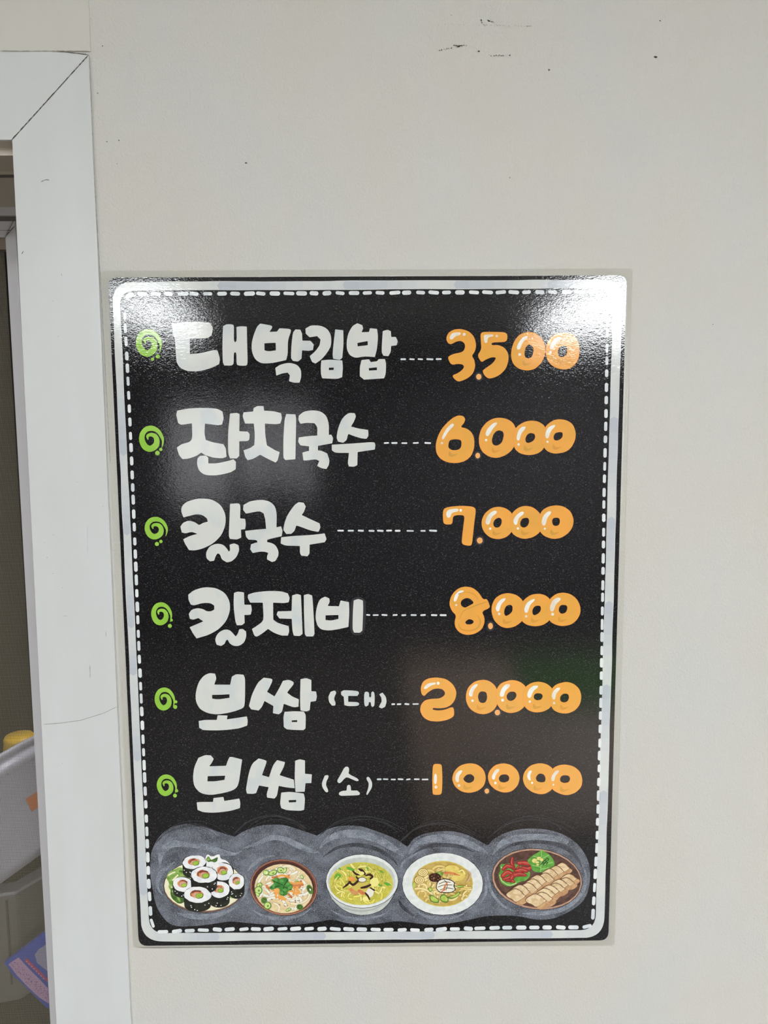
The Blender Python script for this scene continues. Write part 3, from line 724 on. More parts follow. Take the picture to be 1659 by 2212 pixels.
# --- prices
G1, G2, G3, G4, G5, G6 = [(880, b, 3.45625) for b in (690, 880, 1070, 1250, 1440, 1620)]
DG = [
 (G1, '3', [[(288,140),(305,100),(345,75),(400,70),(460,88),(500,130),(515,190),(505,240),(480,272),(500,300),(508,350),(490,405),(450,440),(400,462),(375,464),(350,445),(333,418),(380,400),(415,372),(424,350),(410,335),(375,332),(330,340),(310,310),(301,280),(340,258),(395,248),(420,235),(432,205),(425,175),(400,160),(365,165),(325,188),(300,175)]], [(315,130),(335,100),(390,95),(400,105),(392,118),(360,125),(335,150),(318,150)], (424,112,11)),
 (G1, '5', [[(545,110),(560,93),(640,93),(730,95),(748,115),(745,155),(725,170),(630,172),(628,193),(680,190),(725,210),(755,255),(755,310),(735,370),(690,415),(635,440),(597,440),(570,410),(560,382),(590,360),(640,325),(665,285),(630,282),(585,300),(555,321),(535,295),(525,265),(545,235),(552,215),(548,160)]], [(570,125),(580,113),(640,112),(645,125),(600,135),(597,175),(575,175)], (668,124,9)),
 (G1, '0', [[(895,92),(950,98),(1000,135),(1030,190),(1030,260),(1005,320),(955,370),(895,384),(835,372),(790,335),(772,280),(778,215),(800,155),(840,110)], [(912,185),(940,205),(943,240),(930,280),(905,293),(880,285),(873,255),(880,215),(895,192)]], [(890,123),(898,135),(860,170),(840,225),(820,225),(816,205),(835,165),(865,130)], (838,262,10)),
 (G1, '0', [[(1180,96),(1235,110),(1270,150),(1287,210),(1282,280),(1260,330),(1210,370),(1150,375),(1090,355),(1050,315),(1030,260),(1035,190),(1065,140),(1110,105)], [(1150,197),(1185,197),(1194,220),(1190,260),(1170,280),(1140,282),(1122,260),(1125,220)]], [(1148,132),(1150,150),(1110,170),(1088,222),(1070,225),(1062,210),(1080,165),(1110,137)], (1068,244,10)),
 (G2, '6', [[(335,80),(375,60),(415,62),(433,85),(425,115),(396,148),(440,155),(480,185),(500,230),(500,300),(480,360),(435,400),(370,418),(300,412),(245,385),(215,340),(210,280),(225,220),(255,160),(295,115)], [(318,243),(360,237),(400,243),(405,270),(398,305),(370,320),(325,318),(305,298),(308,265)]], [(330,120),(350,125),(345,140),(305,180),(270,240),(258,240),(258,220),(290,160)], (258,267,9)),
 (G2, '0', [[(690,76),(745,85),(790,115),(812,160),(818,200),(812,250),(790,310),(740,355),(670,380),(610,370),(560,335),(535,285),(533,220),(550,160),(590,110),(640,82)], [(685,170),(715,180),(720,215),(705,265),(670,287),(640,280),(629,250),(640,205),(660,180)]], [(640,118),(668,110),(670,125),(640,155),(610,210),(590,217),(582,195),(600,155)], (588,244,9)),
 (G2, '0', [[(925,97),(980,105),(1030,140),(1035,200),(1030,280),(1005,325),(960,350),(900,358),(840,345),(800,310),(786,250),(790,180),(820,140),(870,108)], [(920,190),(950,198),(955,225),(940,250),(905,267),(885,260),(880,235),(893,203)]], [(855,145),(883,142),(880,160),(850,195),(835,250),(818,245),(815,220),(830,170)], (830,277,9)),
 (G2, '0', [[(1130,87),(1190,95),(1235,125),(1257,180),(1255,240),(1225,300),(1180,335),(1100,348),(1045,330),(1015,295),(995,250),(1010,180),(1040,130),(1085,97)], [(1105,190),(1150,183),(1160,195),(1157,225),(1125,248),(1095,245),(1090,215)]], [(1060,143),(1100,128),(1105,140),(1070,175),(1055,230),(1035,230),(1028,205),(1040,165)], (1046,257,8)),
 (G3, '7', [[(268,100),(310,85),(400,77),(480,82),(508,95),(511,125),(500,200),(490,300),(482,370),(460,378),(405,366),(408,310),(420,210),(428,150),(380,147),(340,155),(338,205),(325,218),(285,218),(268,205),(264,150)]], [(290,125),(310,105),(370,98),(383,105),(380,120),(330,130),(320,165),(300,168),(290,150)], (398,112,10)),
 (G3, '0', [[(680,83),(735,95),(778,128),(800,180),(795,240),(775,280),(735,315),(680,329),(620,318),(575,280),(553,230),(555,180),(580,130),(630,93)], [(685,165),(703,178),(705,205),(690,235),(665,243),(645,232),(640,205),(655,178)]], [(645,113),(668,118),(665,135),(630,160),(612,218),(590,218),(581,195),(600,145)], (618,249,9)),
 (G3, '0', [[(880,76),(940,88),(993,135),(1010,190),(1005,250),(980,285),(935,315),(870,327),(815,310),(778,280),(768,230),(768,170),(785,125),(830,90)], [(865,170),(900,167),(911,190),(900,225),(875,242),(848,235),(840,210),(850,183)]], [(850,120),(870,123),(868,140),(830,170),(818,222),(800,220),(788,190),(810,150)], (825,247,9)),
 (G3, '0', [[(1115,73),(1170,83),(1220,120),(1243,180),(1235,235),(1205,280),(1150,318),(1090,327),(1030,310),(990,275),(978,220),(982,160),(1005,110),(1055,82)], [(1090,168),(1130,167),(1140,190),(1132,222),(1105,230),(1085,220),(1079,190)]], [(1050,118),(1073,120),(1070,138),(1045,165),(1030,225),(1010,225),(1000,200),(1015,150)], (1026,249,8)),
 (G4, '8', [[(440,58),(490,68),(535,105),(565,155),(595,150),(612,190),(617,218),(555,245),(575,285),(577,330),(555,380),(505,412),(450,422),(395,408),(360,370),(350,325),(365,275),(330,240),(312,190),(322,140),(350,95),(395,65)], [(405,160),(440,143),(470,150),(500,182),(455,205),(430,218),(405,205),(397,185)], [(435,318),(460,300),(490,310),(496,325),(480,340),(445,342),(432,330)]], [(345,160),(355,120),(390,88),(420,88),(420,98),(385,115),(365,170),(350,172)], (365,197,8)),
 (G4, '0', [[(755,106),(815,120),(862,160),(880,220),(875,280),(850,325),(800,360),(740,371),(690,355),(645,310),(627,250),(630,195),(655,145),(700,115)], [(765,194),(785,203),(785,240),(765,265),(735,280),(722,262),(725,225),(740,202)]], [(710,148),(735,145),(730,160),(700,190),(685,245),(665,245),(658,215),(680,170)], (685,263,10)),
 (G4, '0', [[(975,111),(1025,120),(1065,150),(1085,210),(1080,270),(1060,315),(1010,348),(950,357),(890,345),(850,315),(840,260),(845,200),(870,155),(920,120)], [(960,202),(993,202),(998,230),(985,255),(950,275),(935,265),(932,235),(945,212)]], [(930,155),(952,150),(948,165),(915,195),(898,255),(880,255),(870,230),(890,180)], (887,281,9)),
 (G4, '0', [[(1165,102),(1220,115),(1265,150),(1292,205),(1292,260),(1265,310),(1220,345),(1150,356),(1095,340),(1060,315),(1040,260),(1040,200),(1062,150),(1110,112)], [(1150,195),(1190,198),(1195,225),(1180,255),(1150,263),(1130,245),(1132,212)]], [(1110,143),(1140,140),(1145,160),(1110,185),(1090,245),(1070,245),(1062,215),(1080,165)], (1084,265,11)),
 (G5, '2', [[(98,160),(115,110),(160,85),(225,80),(290,92),(340,130),(368,185),(360,240),(330,285),(285,308),(230,311),(190,308),(188,321),(230,328),(280,322),(340,297),(350,330),(348,372),(300,398),(230,411),(160,405),(115,375),(94,330),(100,285),(130,250),(180,240),(240,238),(275,218),(283,195),(265,170),(230,162),(190,168),(150,195),(125,222),(105,205)]], [(122,155),(150,125),(210,117),(215,130),(175,142),(140,167),(125,167)], (230,124,11)),
 (G5, '0', [[(565,96),(610,105),(650,135),(670,170),(680,230),(670,290),(635,335),(580,357),(520,350),(465,315),(437,260),(437,200),(455,150),(505,108)], [(555,183),(590,190),(597,230),(585,265),(560,273),(535,262),(526,225),(535,193)]], [(510,128),(530,135),(495,175),(485,225),(460,220),(460,190),(480,150)], (486,254,9)),
 (G5, '0', [[(775,97),(835,108),(885,145),(895,200),(890,265),(870,305),(825,338),(760,349),(700,325),(668,280),(658,220),(668,160),(700,120)], [(760,187),(805,187),(817,215),(800,245),(770,258),(745,245),(739,215)]], [(735,130),(767,130),(765,150),(730,180),(718,225),(695,225),(688,205),(705,160)], (711,250,11)),
 (G5, '0', [[(985,110),(1040,125),(1082,160),(1095,220),(1085,270),(1065,310),(1010,338),(950,343),(900,325),(868,290),(858,230),(865,180),(885,145),(930,118)], [(960,198),(1000,200),(1012,220),(1000,245),(970,252),(945,240),(943,215)]], [(940,142),(975,140),(975,155),(940,180),(920,235),(900,232),(893,205),(910,165)], (914,261,9)),
 (G5, '0', [[(1185,111),(1240,125),(1285,165),(1300,220),(1290,280),(1255,325),(1200,350),(1140,348),(1090,325),(1068,285),(1058,220),(1075,165),(1110,130)], [(1165,200),(1200,203),(1208,230),(1195,260),(1165,268),(1140,255),(1140,222)]], [(1115,158),(1140,155),(1138,170),(1110,200),(1103,245),(1085,245),(1075,215),(1090,180)], (1095,272,9)),
 (G6, '1', [[(190,115),(205,103),(250,105),(258,120),(262,220),(258,320),(245,335),(195,335),(187,320),(186,200)]], [(200,180),(218,177),(222,215),(215,255),(198,252)], (213,277,11)),
 (G6, '0', [[(460,97),(520,105),(570,145),(588,205),(575,265),(530,305),(465,322),(405,312),(355,275),(332,220),(345,165),(390,115)], [(440,185),(475,178),(500,200),(497,230),(465,248),(435,240),(414,215)]], [(385,155),(410,150),(408,165),(385,195),(385,240),(365,240),(355,210),(365,175)], (385,265,10)),
 (G6, '0', [[(720,97),(780,112),(825,155),(840,210),(825,265),(780,310),(720,320),(660,300),(615,260),(598,205),(610,155),(655,110)], [(700,183),(745,182),(762,205),(755,232),(725,243),(692,238),(680,210)]], [(660,143),(685,140),(687,155),(660,185),(650,225),(630,215),(633,185)], (657,246,10)),
 (G6, '0', [[(985,96),(1045,107),(1090,140),(1105,200),(1100,260),(1075,300),(1030,327),(985,331),(930,315),(880,275),(860,220),(870,165),(915,115)], [(980,175),(1015,178),(1032,205),(1028,238),(995,242),(965,232),(957,205)]], [(910,155),(928,152),(928,165),(915,190),(923,228),(905,225),(893,200),(897,175)], (931,245,8)),
 (G6, '0', [[(1180,107),(1240,120),(1290,160),(1308,220),(1300,275),(1255,320),(1190,340),(1130,325),(1080,295),(1055,240),(1060,185),(1085,135),(1130,112)], [(1160,187),(1205,190),(1216,215),(1205,240),(1170,247),(1140,235),(1140,205)]], [(1105,155),(1130,150),(1133,162),(1105,190),(1095,235),(1075,230),(1073,200)], (1090,259,7)),
]
lay = 8
for (fr_, ch, loops_, hl, dot) in DG:
    lay = 8 if ch != '0' else lay + 6
    pr = Print(fr_, lay)
    lo = [loops_[0]] + list(loops_[1:])
    pr.poly(lo, K_OEDGE)
    pr.poly([offset_loop(lo[0], -4)] + [offset_loop(l, 3) for l in lo[1:]], K_ORANGE)
    if ch == '8':
        pr.stroke([(388,300,2),(420,240,4),(480,212,5),(540,190,5),(596,172,3)], 4, K_ODK)
        pr.stroke([(380,330,2),(400,375,5),(460,388,6),(520,370,6),(545,320,5),(520,270,2)], 4, K_ODK)
        pr.stroke([(380,115,2),(440,100,3),(500,120,4),(530,160,2)], 3, K_ODK)
    elif ch in '06':
        xs = [p[0] for p in loops_[0]]; ys = [p[1] for p in loops_[0]]
        x0, y1 = min(xs), max(ys); wd = max(xs) - x0; ht = y1 - min(ys)
        bx, by = x0 + wd * .36, y1 - ht * .18
        pr.stroke([(bx, by - 22, 4), (bx + 6, by, 13), (bx + 28, by + 4, 8), (bx + 62, by - 8, 1)], 8, K_ODK)
    elif ch in '35':
        xs = [p[0] for p in loops_[0]]; ys = [p[1] for p in loops_[0]]
    o = pr.build('price_digit', None, 'orange bubble digit ' + ch)
    h = Print(fr_, lay + 4); h.poly(hl, K_HI); h.ell(dot[0], dot[1], dot[2], dot[2] * 1.05, K_HI, n=16, jag=.06); h.build('highlight', o)
for (fr_, x, y, rx, ry) in ((G1,533,428,20,22),(G2,525,360,18,21),(G3,540,337,22,23),(G4,620,353,18,24),(G5,672,342,20,21),(G6,593,306,17,19)):
    h = Print(fr_, 4); h.ell(x, y, rx * 1.6, ry * 1.6, K_HALO, n=20, jag=.04); h.k = 40; h.ell(x, y, rx, ry, K_DOT, n=20, jag=.03); h.build('thousands_dot')

# --- lime swirls
SW = [(590,940,8),(586,905,17),(625,888,21),(672,905,26),(694,955,31),(680,1015,36),(620,1052,36),(560,1030,37),(522,960,34),(525,885,31),(570,828,31),(640,815,30),(705,845,24),(748,905,20),(765,965,12),(757,1020,6),(749,1047,1)]
BX = [(294,711,349.5,770.5),(300.6,919.7,354,976),(312.5,1116.8,362.5,1165),(327,1301,371.6,1351),(334.5,1485,378,1535),(339,1673,382,1719.6)]
DT = [((341,770,4.6),(329.5,776,3.7)),((340,978.6,5),(347.5,971,3.5)),((339,1175,4.5),(347.6,1169.6,3.7)),((367,1352,4.3),(370.5,1339.5,3)),((378.6,1527,4.3),(380,1516,3.3)),((378,1718.5,4.2),(381.5,1708,3.6))]
sx0, sy0, sx1, sy1 = 487, 785, 776, 1088
for bx_, dts in zip(BX, DT):
    kx, ky = (bx_[2] - bx_[0]) / (sx1 - sx0), (bx_[3] - bx_[1]) / (sy1 - sy0)
    pr = Print(layer=8); pr.stroke([(bx_[0] + (x - sx0) * kx, bx_[1] + (y - sy0) * ky, r * (kx + ky) / 2) for x, y, r in SW], 3, K_GREEN, 5)
    for d_ in dts: pr.ell(d_[0], d_[1], d_[2], d_[2], K_GREEN, n=16)
    pr.build('bullet_swirl', None, 'lime green swirl with two dots')

# ------------------------------------------------------------------ chalky cloud behind the dish pictures
def chalk(name, a, b, c, sc):
    """smudged chalk: soft blotches with a fine light grain"""
    N = Nodes(name)
    base = N.ramp(N.noise(sc, 6, .6), [(.36, a), (.66, b)])
    gr = N.ramp(N.noise((1300, 1300, 1300), 1), [(.52, (0, 0, 0, 1)), (.75, (.75, .75, .75, 1))])
    m = N.n('ShaderNodeMix', data_type='RGBA'); N.l(gr, m.inputs[0]); N.l(base, m.inputs[6]); m.inputs[7].default_value = c
    N.l(m.outputs[2], N.b.inputs['Base Color'])
    N.set(Roughness=.06); N.b.inputs['IOR'].default_value = 1.52
    N.l(canvas_relief(N), N.b.inputs['Normal']); return N.m
K_CLOUD = chalk('chalk_cloud', C(64, 66, 73), C(112, 116, 126), C(160, 166, 176), (50, 50, 70))
K_CL2 = chalk('chalk_light', C(94, 99, 109), C(136, 142, 153), C(190, 196, 205), (120, 120, 160))
K_CL3 = chalk('chalk_dark', C(48, 49, 54), C(76, 78, 86), C(120, 124, 132), (90, 90, 120))
K_SCR = ink('faint_scratch', C(58, 58, 62))
DA, DB, DCc, DD = (280, 1760, 4.608), (520, 1760, 4.608), (740, 1760, 4.608), (1020, 1760, 4.608)
def px(fr_, pts): return [(fr_[0] + p[0] / fr_[2], fr_[1] + p[1] / fr_[2]) for p in pts]
cl = px(DA, [(205,480),(215,370),(245,300),(290,220),(380,140),(480,100),(560,90),(700,110),(830,150),(960,195),(1046,217),(1050,217),(1130,165)]) \
   + px(DB, [(180,108),(300,97),(430,100),(560,140),(680,180),(758,208),(762,208),(830,160),(930,120),(1050,105),(1200,110),(1400,180),(1550,240),(1648,312)]) \
   + px(DCc, [(652,318),(700,240),(800,190),(930,165),(1100,160),(1250,200),(1380,270),(1438,300)]) \
   + px(DD, [(160,305),(200,250),(300,190),(420,150),(560,135),(750,145),(900,190),(1030,270),(1120,380),(1170,500),(1175,640),(1150,780),(1090,880),(960,970),(800,1040),(620,1045),(480,1010),(300,1000),(120,1010),(0,1040)]) \
   + px(DCc, [(1050,1085),(900,1095),(760,1085),(600,1060),(500,1060),(350,1085),(230,1095)]) \
   + px(DB, [(1200,1095),(1050,1080),(920,1040),(800,1060),(620,1090),(400,1100),(200,1090),(0,1070)]) \
   + px(DA, [(1000,1060),(900,1075),(700,1105),(500,1115),(400,1090),(320,1010),(260,900),(230,750),(205,600)])
pr = Print(layer=2); pr.poly(cl, K_CLOUD)
cloud = pr.build('chalk_cloud', None, 'grey-blue chalky cloud behind the dish pictures')
def arcs(fr_, strokes, mat, k):
    for s_ in strokes:
        p_ = Print(fr_, k); p_.stroke(s_, 10, mat); p_.build('chalk_stroke', cloud)
arcs(DA, [[(300,520,6),(320,380,30),(430,290,34),(640,310,20),(760,320,30),(900,370,34),(1040,390,14),(1110,360,4)], [(330,800,4),(280,720,14),(300,600,24),(380,520,16),(450,470,4)], [(480,980,4),(620,1010,26),(820,1010,26),(980,960,14),(1080,900,4)], [(1150,600,4),(1165,680,16),(1150,790,10),(1110,860,3)]], K_CL2, 4)
arcs(DB, [[(30,330,6),(160,290,18),(300,230,26),(430,240,26),(560,300,30),(700,360,22),(780,370,6)], [(790,330,6),(860,250,24),(980,200,36),(1150,190,40),(1350,240,38),(1500,320,34),(1610,400,14)], [(70,560,3),(120,500,16),(220,430,14),(330,405,3)], [(120,950,3),(260,1020,18),(430,1030,18),(600,1000,10),(700,930,3)], [(900,950,3),(1040,1020,14),(1200,1035,16),(1400,1000,8),(1500,930,3)]], K_CL2, 4)
arcs(DCc, [[(660,390,6),(740,290,26),(880,240,36),(1060,235,38),(1240,280,34),(1380,350,24),(1440,380,6)], [(580,560,3),(600,480,12),(680,420,12),(760,370,3)], [(700,930,3),(830,1010,14),(980,1030,16),(1150,1010,10),(1290,920,3)], [(1420,620,3),(1430,700,14),(1420,800,12),(1360,900,3)]], K_CL2, 4)
arcs(DD, [[(200,400,5),(300,280,28),(440,235,34),(640,225,36),(840,240,32),(940,270,20)], [(150,560,3),(160,650,14),(200,780,14),(300,900,12),(420,960,3)], [(500,980,3),(640,985,16),(840,960,20),(1000,880,22),(1110,740,20),(1130,600,10),(1100,500,3)]], K_CL2, 4)
arcs(DB, [[(820,420,3),(960,330,14),(1150,300,20),(1350,340,20),(1500,430,14),(1560,500,3)]], K_CL3, 7)
arcs(DCc, [[(700,390,3),(830,320,16),(1000,300,20),(1180,320,16),(1300,370,3)], [(560,850,6),(600,920,16),(700,1000,10)]], K_CL3, 7)
arcs(DD, [[(260,380,3),(400,300,14),(600,270,18),(800,285,20),(950,340,24),(1050,440,14),(1090,520,3)]], K_CL3, 7)
p_ = Print((0, 0, 1), 1); q_ = random.Random(5)
for (x0, x1, y) in ((335, 500, 1776), (508, 680, 1765), (690, 880, 1765), (850, 1050, 1776), (1060, 1250, 1766)):
    for k in range(5):
        w_ = (x1 - x0) / 2 * q_.uniform(.8, 1.04); cx = (x0 + x1) / 2 + q_.uniform(-6, 6); yy = y + q_.uniform(-4, 9)
        p_.stroke([(cx - w_, yy + 38), (cx - w_ * .7, yy + 15), (cx - w_ * .3, yy + 2), (cx + w_ * .1, yy), (cx + w_ * .5, yy + 9), (cx + w_ * .85, yy + 27)], .4, K_SCR)
p_.build('pencil_arcs', cloud)

# ------------------------------------------------------------------ dish pictures
def I(n, r, g_, b, r2=None): return ink(n, C(r, g_, b), C(*r2) if r2 else None, (260, 260, 260), .4, .62)
cream = I('cream', 236, 226, 188, (240, 232, 204)); rice = I('rice', 238, 238, 238, (222, 224, 228)); nori = I('nori', 22, 22, 20, (40, 42, 32))
leaf = I('lettuce', 110, 150, 60, (150, 180, 95)); leafd = I('leaf_dark', 62, 92, 40, (86, 120, 52)); carrot = I('carrot', 214, 134, 82, (190, 104, 66)); cuke = I('cucumber', 168, 200, 72, (142, 182, 56))
brownf = I('filling_brown', 120, 62, 48); rimb = I('plate_brown_edge', 132, 100, 80); white_ = I('paper_white', 236, 238, 236); line_ = I('outline_ink', 38, 34, 38)
# kimbap plate
pr = Print(DA, 20); pr.ell(740, 712, 405, 262, line_); pr.ell(740, 712, 400, 258, rimb); pr.ell(741, 706, 396, 250, cream); d1 = pr.build('kimbap_picture', None, 'printed plate of kimbap rolls on lettuce')
pr = Print(DA, 25)
pr.poly([(360,620),(400,560),(450,545),(490,520),(530,530),(560,570),(600,600),(600,660),(470,660),(430,700),(440,760),(480,790),(540,830),(530,870),(480,885),(450,860),(410,820),(415,760),(385,720),(395,680)], leaf, 1)
pr.poly([(440,760),(490,750),(520,790),(560,800),(560,850),(500,880),(470,860),(480,820)], leafd, 1)
for (a_, b_) in (((390,600),(450,570)), ((430,650),(480,600)), ((420,720),(440,800)), ((500,560),(560,600)), ((470,800),(530,860))): pr.stroke([a_, ((a_[0]+b_[0])/2+8, (a_[1]+b_[1])/2-8), b_], 7, cream if b_[0] < 500 else leafd)
pr.poly([(410,720),(470,740),(560,800),(560,860),(500,890),(440,850),(405,800)], leafd, 1)
pr.stroke([(430,760),(470,800),(500,860)], 9, leaf)
pr.poly([(985,770),(1040,770),(1070,800),(1030,835),(985,820)], leaf, 1)
pr.build('lettuce', d1)
pr = Print(DA, 30); pr.poly([(745,470),(770,385),(820,420),(895,385),(905,440),(960,450),(1010,500),(900,500),(760,500)], white_, 1); pr.poly([(755,450),(785,405),(810,450),(835,440),(882,415),(870,470),(800,480)], leafd, 1); pr.poly([(760,455),(785,412),(800,455)], leaf, 1); pr.build('garnish_leaf', d1)
pr = Print(DA, 36); pr.ell(805, 495, 58, 30, rice, jag=.08); pr.build('kimbap_roll', d1)
rolls = [(645,472,116,68,105,-.1),(925,562,110,88,95,.25),(530,690,98,74,75,.1),(1066,662,78,80,108,.2),(893,740,106,82,116,.1),(742,594,130,80,122,0),(678,792,134,80,106,.05)]
for i, (x, y, rx, ry, h_, rt) in enumerate(rolls):
    pr = Print(DA, 42 + i * 14); r_ = random.Random(i + 3)
    n_ = 20; side_ = [(x + rx * 1.04 * math.cos(a), y + ry * 1.04 * math.sin(a)) for a in [math.pi + k * math.pi / n_ for k in range(n_ + 1)]]
    side_ += [(x + rx * .98 * math.cos(a), y + h_ + ry * .8 * math.sin(a)) for a in [k * math.pi / n_ for k in range(n_ + 1)]]
    pr.poly(side_, nori, 0)
    pr.ell(x, y, rx, ry, rice, rt, .05, 26, i)
    pr.ell(x - rx * .05, y - ry * .08, rx * .5, ry * .5, I('rice_shade', 206, 160, 130), rt, .1, 18, i)
    for k in range(5):
        a0 = r_.uniform(2.6, 4.6); rr_ = r_.uniform(.3, .52)
        pr.stroke([(x + rx * rr_ * math.cos(a0 + t), y - ry * .05 + ry * rr_ * math.sin(a0 + t)) for t in (0, .5, 1, 1.5)], rx * .06, (carrot, brownf, carrot)[k % 3])
    cx, cy, s_ = x + rx * .13, y + ry * .14, rx * .29
    pr.poly([(cx - s_, cy - s_ * .5), (cx + s_ * .9, cy - s_ * .8), (cx + s_, cy + s_ * .5), (cx - s_ * .7, cy + s_ * .8)], leafd, 1)
    pr.poly([(cx - s_ * .85, cy - s_ * .45), (cx + s_ * .75, cy - s_ * .7), (cx + s_ * .8, cy + s_ * .3), (cx - s_ * .65, cy + s_ * .65)], cuke, 1)
    for k in range(6):
        a = r_.uniform(.35, 2.8); t = r_.uniform(.35, .95)
        pr.ell(x + rx * .93 * math.cos(a), y + ry * math.sin(a) + h_ * t * .75 + 4, 6, 5, rice, 0, 0, 8)
    pr.build('kimbap_roll', d1)

def in_ell(r_, cx, cy, rx, ry, k=.92):
    while 1:
        x, y = r_.uniform(-1, 1), r_.uniform(-1, 1)
        if x * x + y * y < k * k: return cx + x * rx, cy + y * ry
def noodles(pr, seed, cx, cy, rx, ry, n, mats, r0, r1, line=None, curl=1.0):
    r_ = random.Random(seed)
    for i in range(n):
        x, y = in_ell(r_, cx, cy, rx, ry); a = r_.uniform(0, 6.28); L = r_.uniform(.10, .2) * rx; tw = r_.choice((-1, 1)) * r_.uniform(.3, 1.0) * curl
        pts = [(x, y)]
        for k in range(5):
            a += tw; nx, ny = pts[-1][0] + L * math.cos(a), pts[-1][1] + L * math.sin(a) * .8
            if ((nx - cx) / rx) ** 2 + ((ny - cy) / ry) ** 2 > .96: break
            pts.append((nx, ny))
        if len(pts) < 3: continue
        rd = r_.uniform(r0, r1)
        if line: pr.stroke(pts, rd + 2.6, line, 4)
        pr.stroke(pts, rd, r_.choice(mats), 4)
# noodle soup in a brown bowl
bwl = I('bowl_brown', 112, 66, 52, (134, 82, 64)); bwd = I('bowl_brown_dark', 74, 44, 38); brl = I('bowl_edge', 176, 120, 96)
nd1 = I('noodle_cream', 240, 226, 196); nd2 = I('noodle_pale', 246, 238, 222); ndl = I('noodle_line', 190, 148, 108); org = I('carrot_orange', 236, 172, 90, (226, 150, 70)); spr = I('scallion_light', 196, 216, 130); spg = I('scallion_green', 96, 136, 60)
pars = I('parsley', 74, 140, 62, (56, 118, 50)); broth = I('broth', 232, 214, 170, (222, 196, 146))
pr = Print(DB, 20); pr.ell(428, 722, 338, 281, line_, .12); pr.ell(428, 722, 334, 277, brl, .12); pr.ell(428, 719, 326, 268, bwl, .12); pr.ell(424, 712, 312, 250, bwd, .12); pr.ell(428, 735, 292, 245, broth, .12); d2 = pr.build('noodle_soup_picture', None, 'printed brown bowl of noodle soup with parsley')
pr = Print(DB, 30); noodles(pr, 7, 428, 735, 285, 238, 46, [nd1, nd2, nd2], 9, 14, ndl, .8); tag(pr.build('noodles', d2), kind='stuff')
pr = Print(DB, 130); noodles(pr, 9, 440, 715, 190, 130, 26, [org, org, carrot], 8, 13, None, .4)
r_ = random.Random(2)
for i in range(40):
    x, y = in_ell(r_, 440, 790, 200, 130); pr.ell(x, y, 5, 4, brownf, 0, 0, 7)
tag(pr.build('carrot_shreds', d2), kind='stuff')
for i, (x, y, rx, ry, rt) in enumerate([(255,570,32,28,0),(322,572,48,26,-.4),(400,545,36,30,.3),(440,548,16,34,.5),(190,695,30,24,-.6),(180,745,40,42,.2),(170,785,26,16,.8),(235,845,30,32,.3),(270,897,38,38,0),(690,735,28,50,-.4),(590,910,34,28,.2),(478,938,30,14,-.4),(610,610,24,14,.8),(560,650,22,9,.4)]):
    pr = Print(DB, 215 + i * 3); pr.ell(x, y, rx, ry, spg, rt); pr.ell(x - 2, y - 2, rx * .78, ry * .76, spr if i not in (9, 10, 7) else leafd, rt); pr.ell(x + 3, y + 2, rx * .25, ry * .25, spg if i % 3 else nd2, rt); pr.build('scallion_slice', d2)
pr = Print(DB, 265)
for (pts) in ([(300,630),(340,640),(360,620),(400,630),(440,615),(480,630),(475,660),(520,690),(510,740),(470,750),(465,790),(430,800),(385,785),(395,740),(370,715),(310,740),(280,720),(320,690),(335,670)],):
    pr.poly(pts, pars, 1)
for (a_, b_) in (((330,650),(420,690)), ((470,640),(430,700)), ((300,715),(390,700)), ((430,790),(430,710)), ((500,735),(440,710))): pr.stroke([a_, b_], 5, I('parsley_dark', 34, 84, 36))
for (x, y) in ((350,635),(410,650),(470,680),(490,715),(410,770),(440,740),(330,700)): pr.ell(x, y, 22, 15, I('parsley_light', 92, 156, 78), x * .3, .2, 12, int(x))
pr.build('parsley', d2)
# yellow noodle soup in a white bowl
bw = I('bowl_white', 226, 228, 226, (214, 218, 216)); bsh = I('bowl_inside', 198, 202, 196, (184, 190, 184)); soup = I('yellow_soup', 206, 200, 92, (196, 186, 74)); ys1 = I('yellow_strand', 226, 216, 104); ys2 = I('yellow_pale', 236, 226, 140); ysl = I('olive_line', 160, 148, 52); mush = I('mushroom', 62, 36, 30); shell = I('shell', 232, 228, 214)
pr = Print(DB, 20)
body = [(847,660),(856,730),(890,800),(930,865),(1000,930),(1080,975),(1180,998),(1290,992),(1400,950),(1470,885),(1520,800),(1562,720),(1568,650)]
pr.poly([(a_[0] + (-4 if a_[0] < 1200 else 4), a_[1] + 4) for a_ in body], line_, 1); pr.poly(body, bsh, 1)
pr.stroke([(905,830,2),(1000,915,5),(1150,955,7),(1300,945,6),(1420,890,4),(1490,820,2)], 5, I('bowl_shade', 170, 174, 172))
pr.ell(1208, 660, 363, 271, line_); pr.ell(1208, 660, 358, 266, bw); pr.ell(1204, 662, 336, 240, bsh); pr.ell(1200, 684, 318, 214, soup); d3 = pr.build('yellow_soup_picture', None, 'printed white bowl of yellow noodle soup')
pr = Print(DB, 32); noodles(pr, 21, 1200, 684, 312, 208, 70, [ys1, ys2, soup], 6, 11, ysl, .7); tag(pr.build('noodles', d3), kind='stuff')
pr = Print(DB, 180)
for i, (x, y, rx, ry, rt, m_) in enumerate([(1105,635,34,26,.2,org),(1180,725,80,40,.2,I('clam_tan', 206, 186, 92)),(1130,765,46,22,.4,I('prawn', 206, 150, 96)),(1200,765,40,20,.5,carrot),(1100,740,26,14,.3,carrot),(1215,690,70,26,0,I('clam_tan', 206, 186, 92)),(1330,665,44,48,.3,ys2),(1285,770,40,44,0,shell),(1250,830,40,24,0,ys2)]): pr.ell(x, y, rx, ry, m_, rt, .08, 18, i)
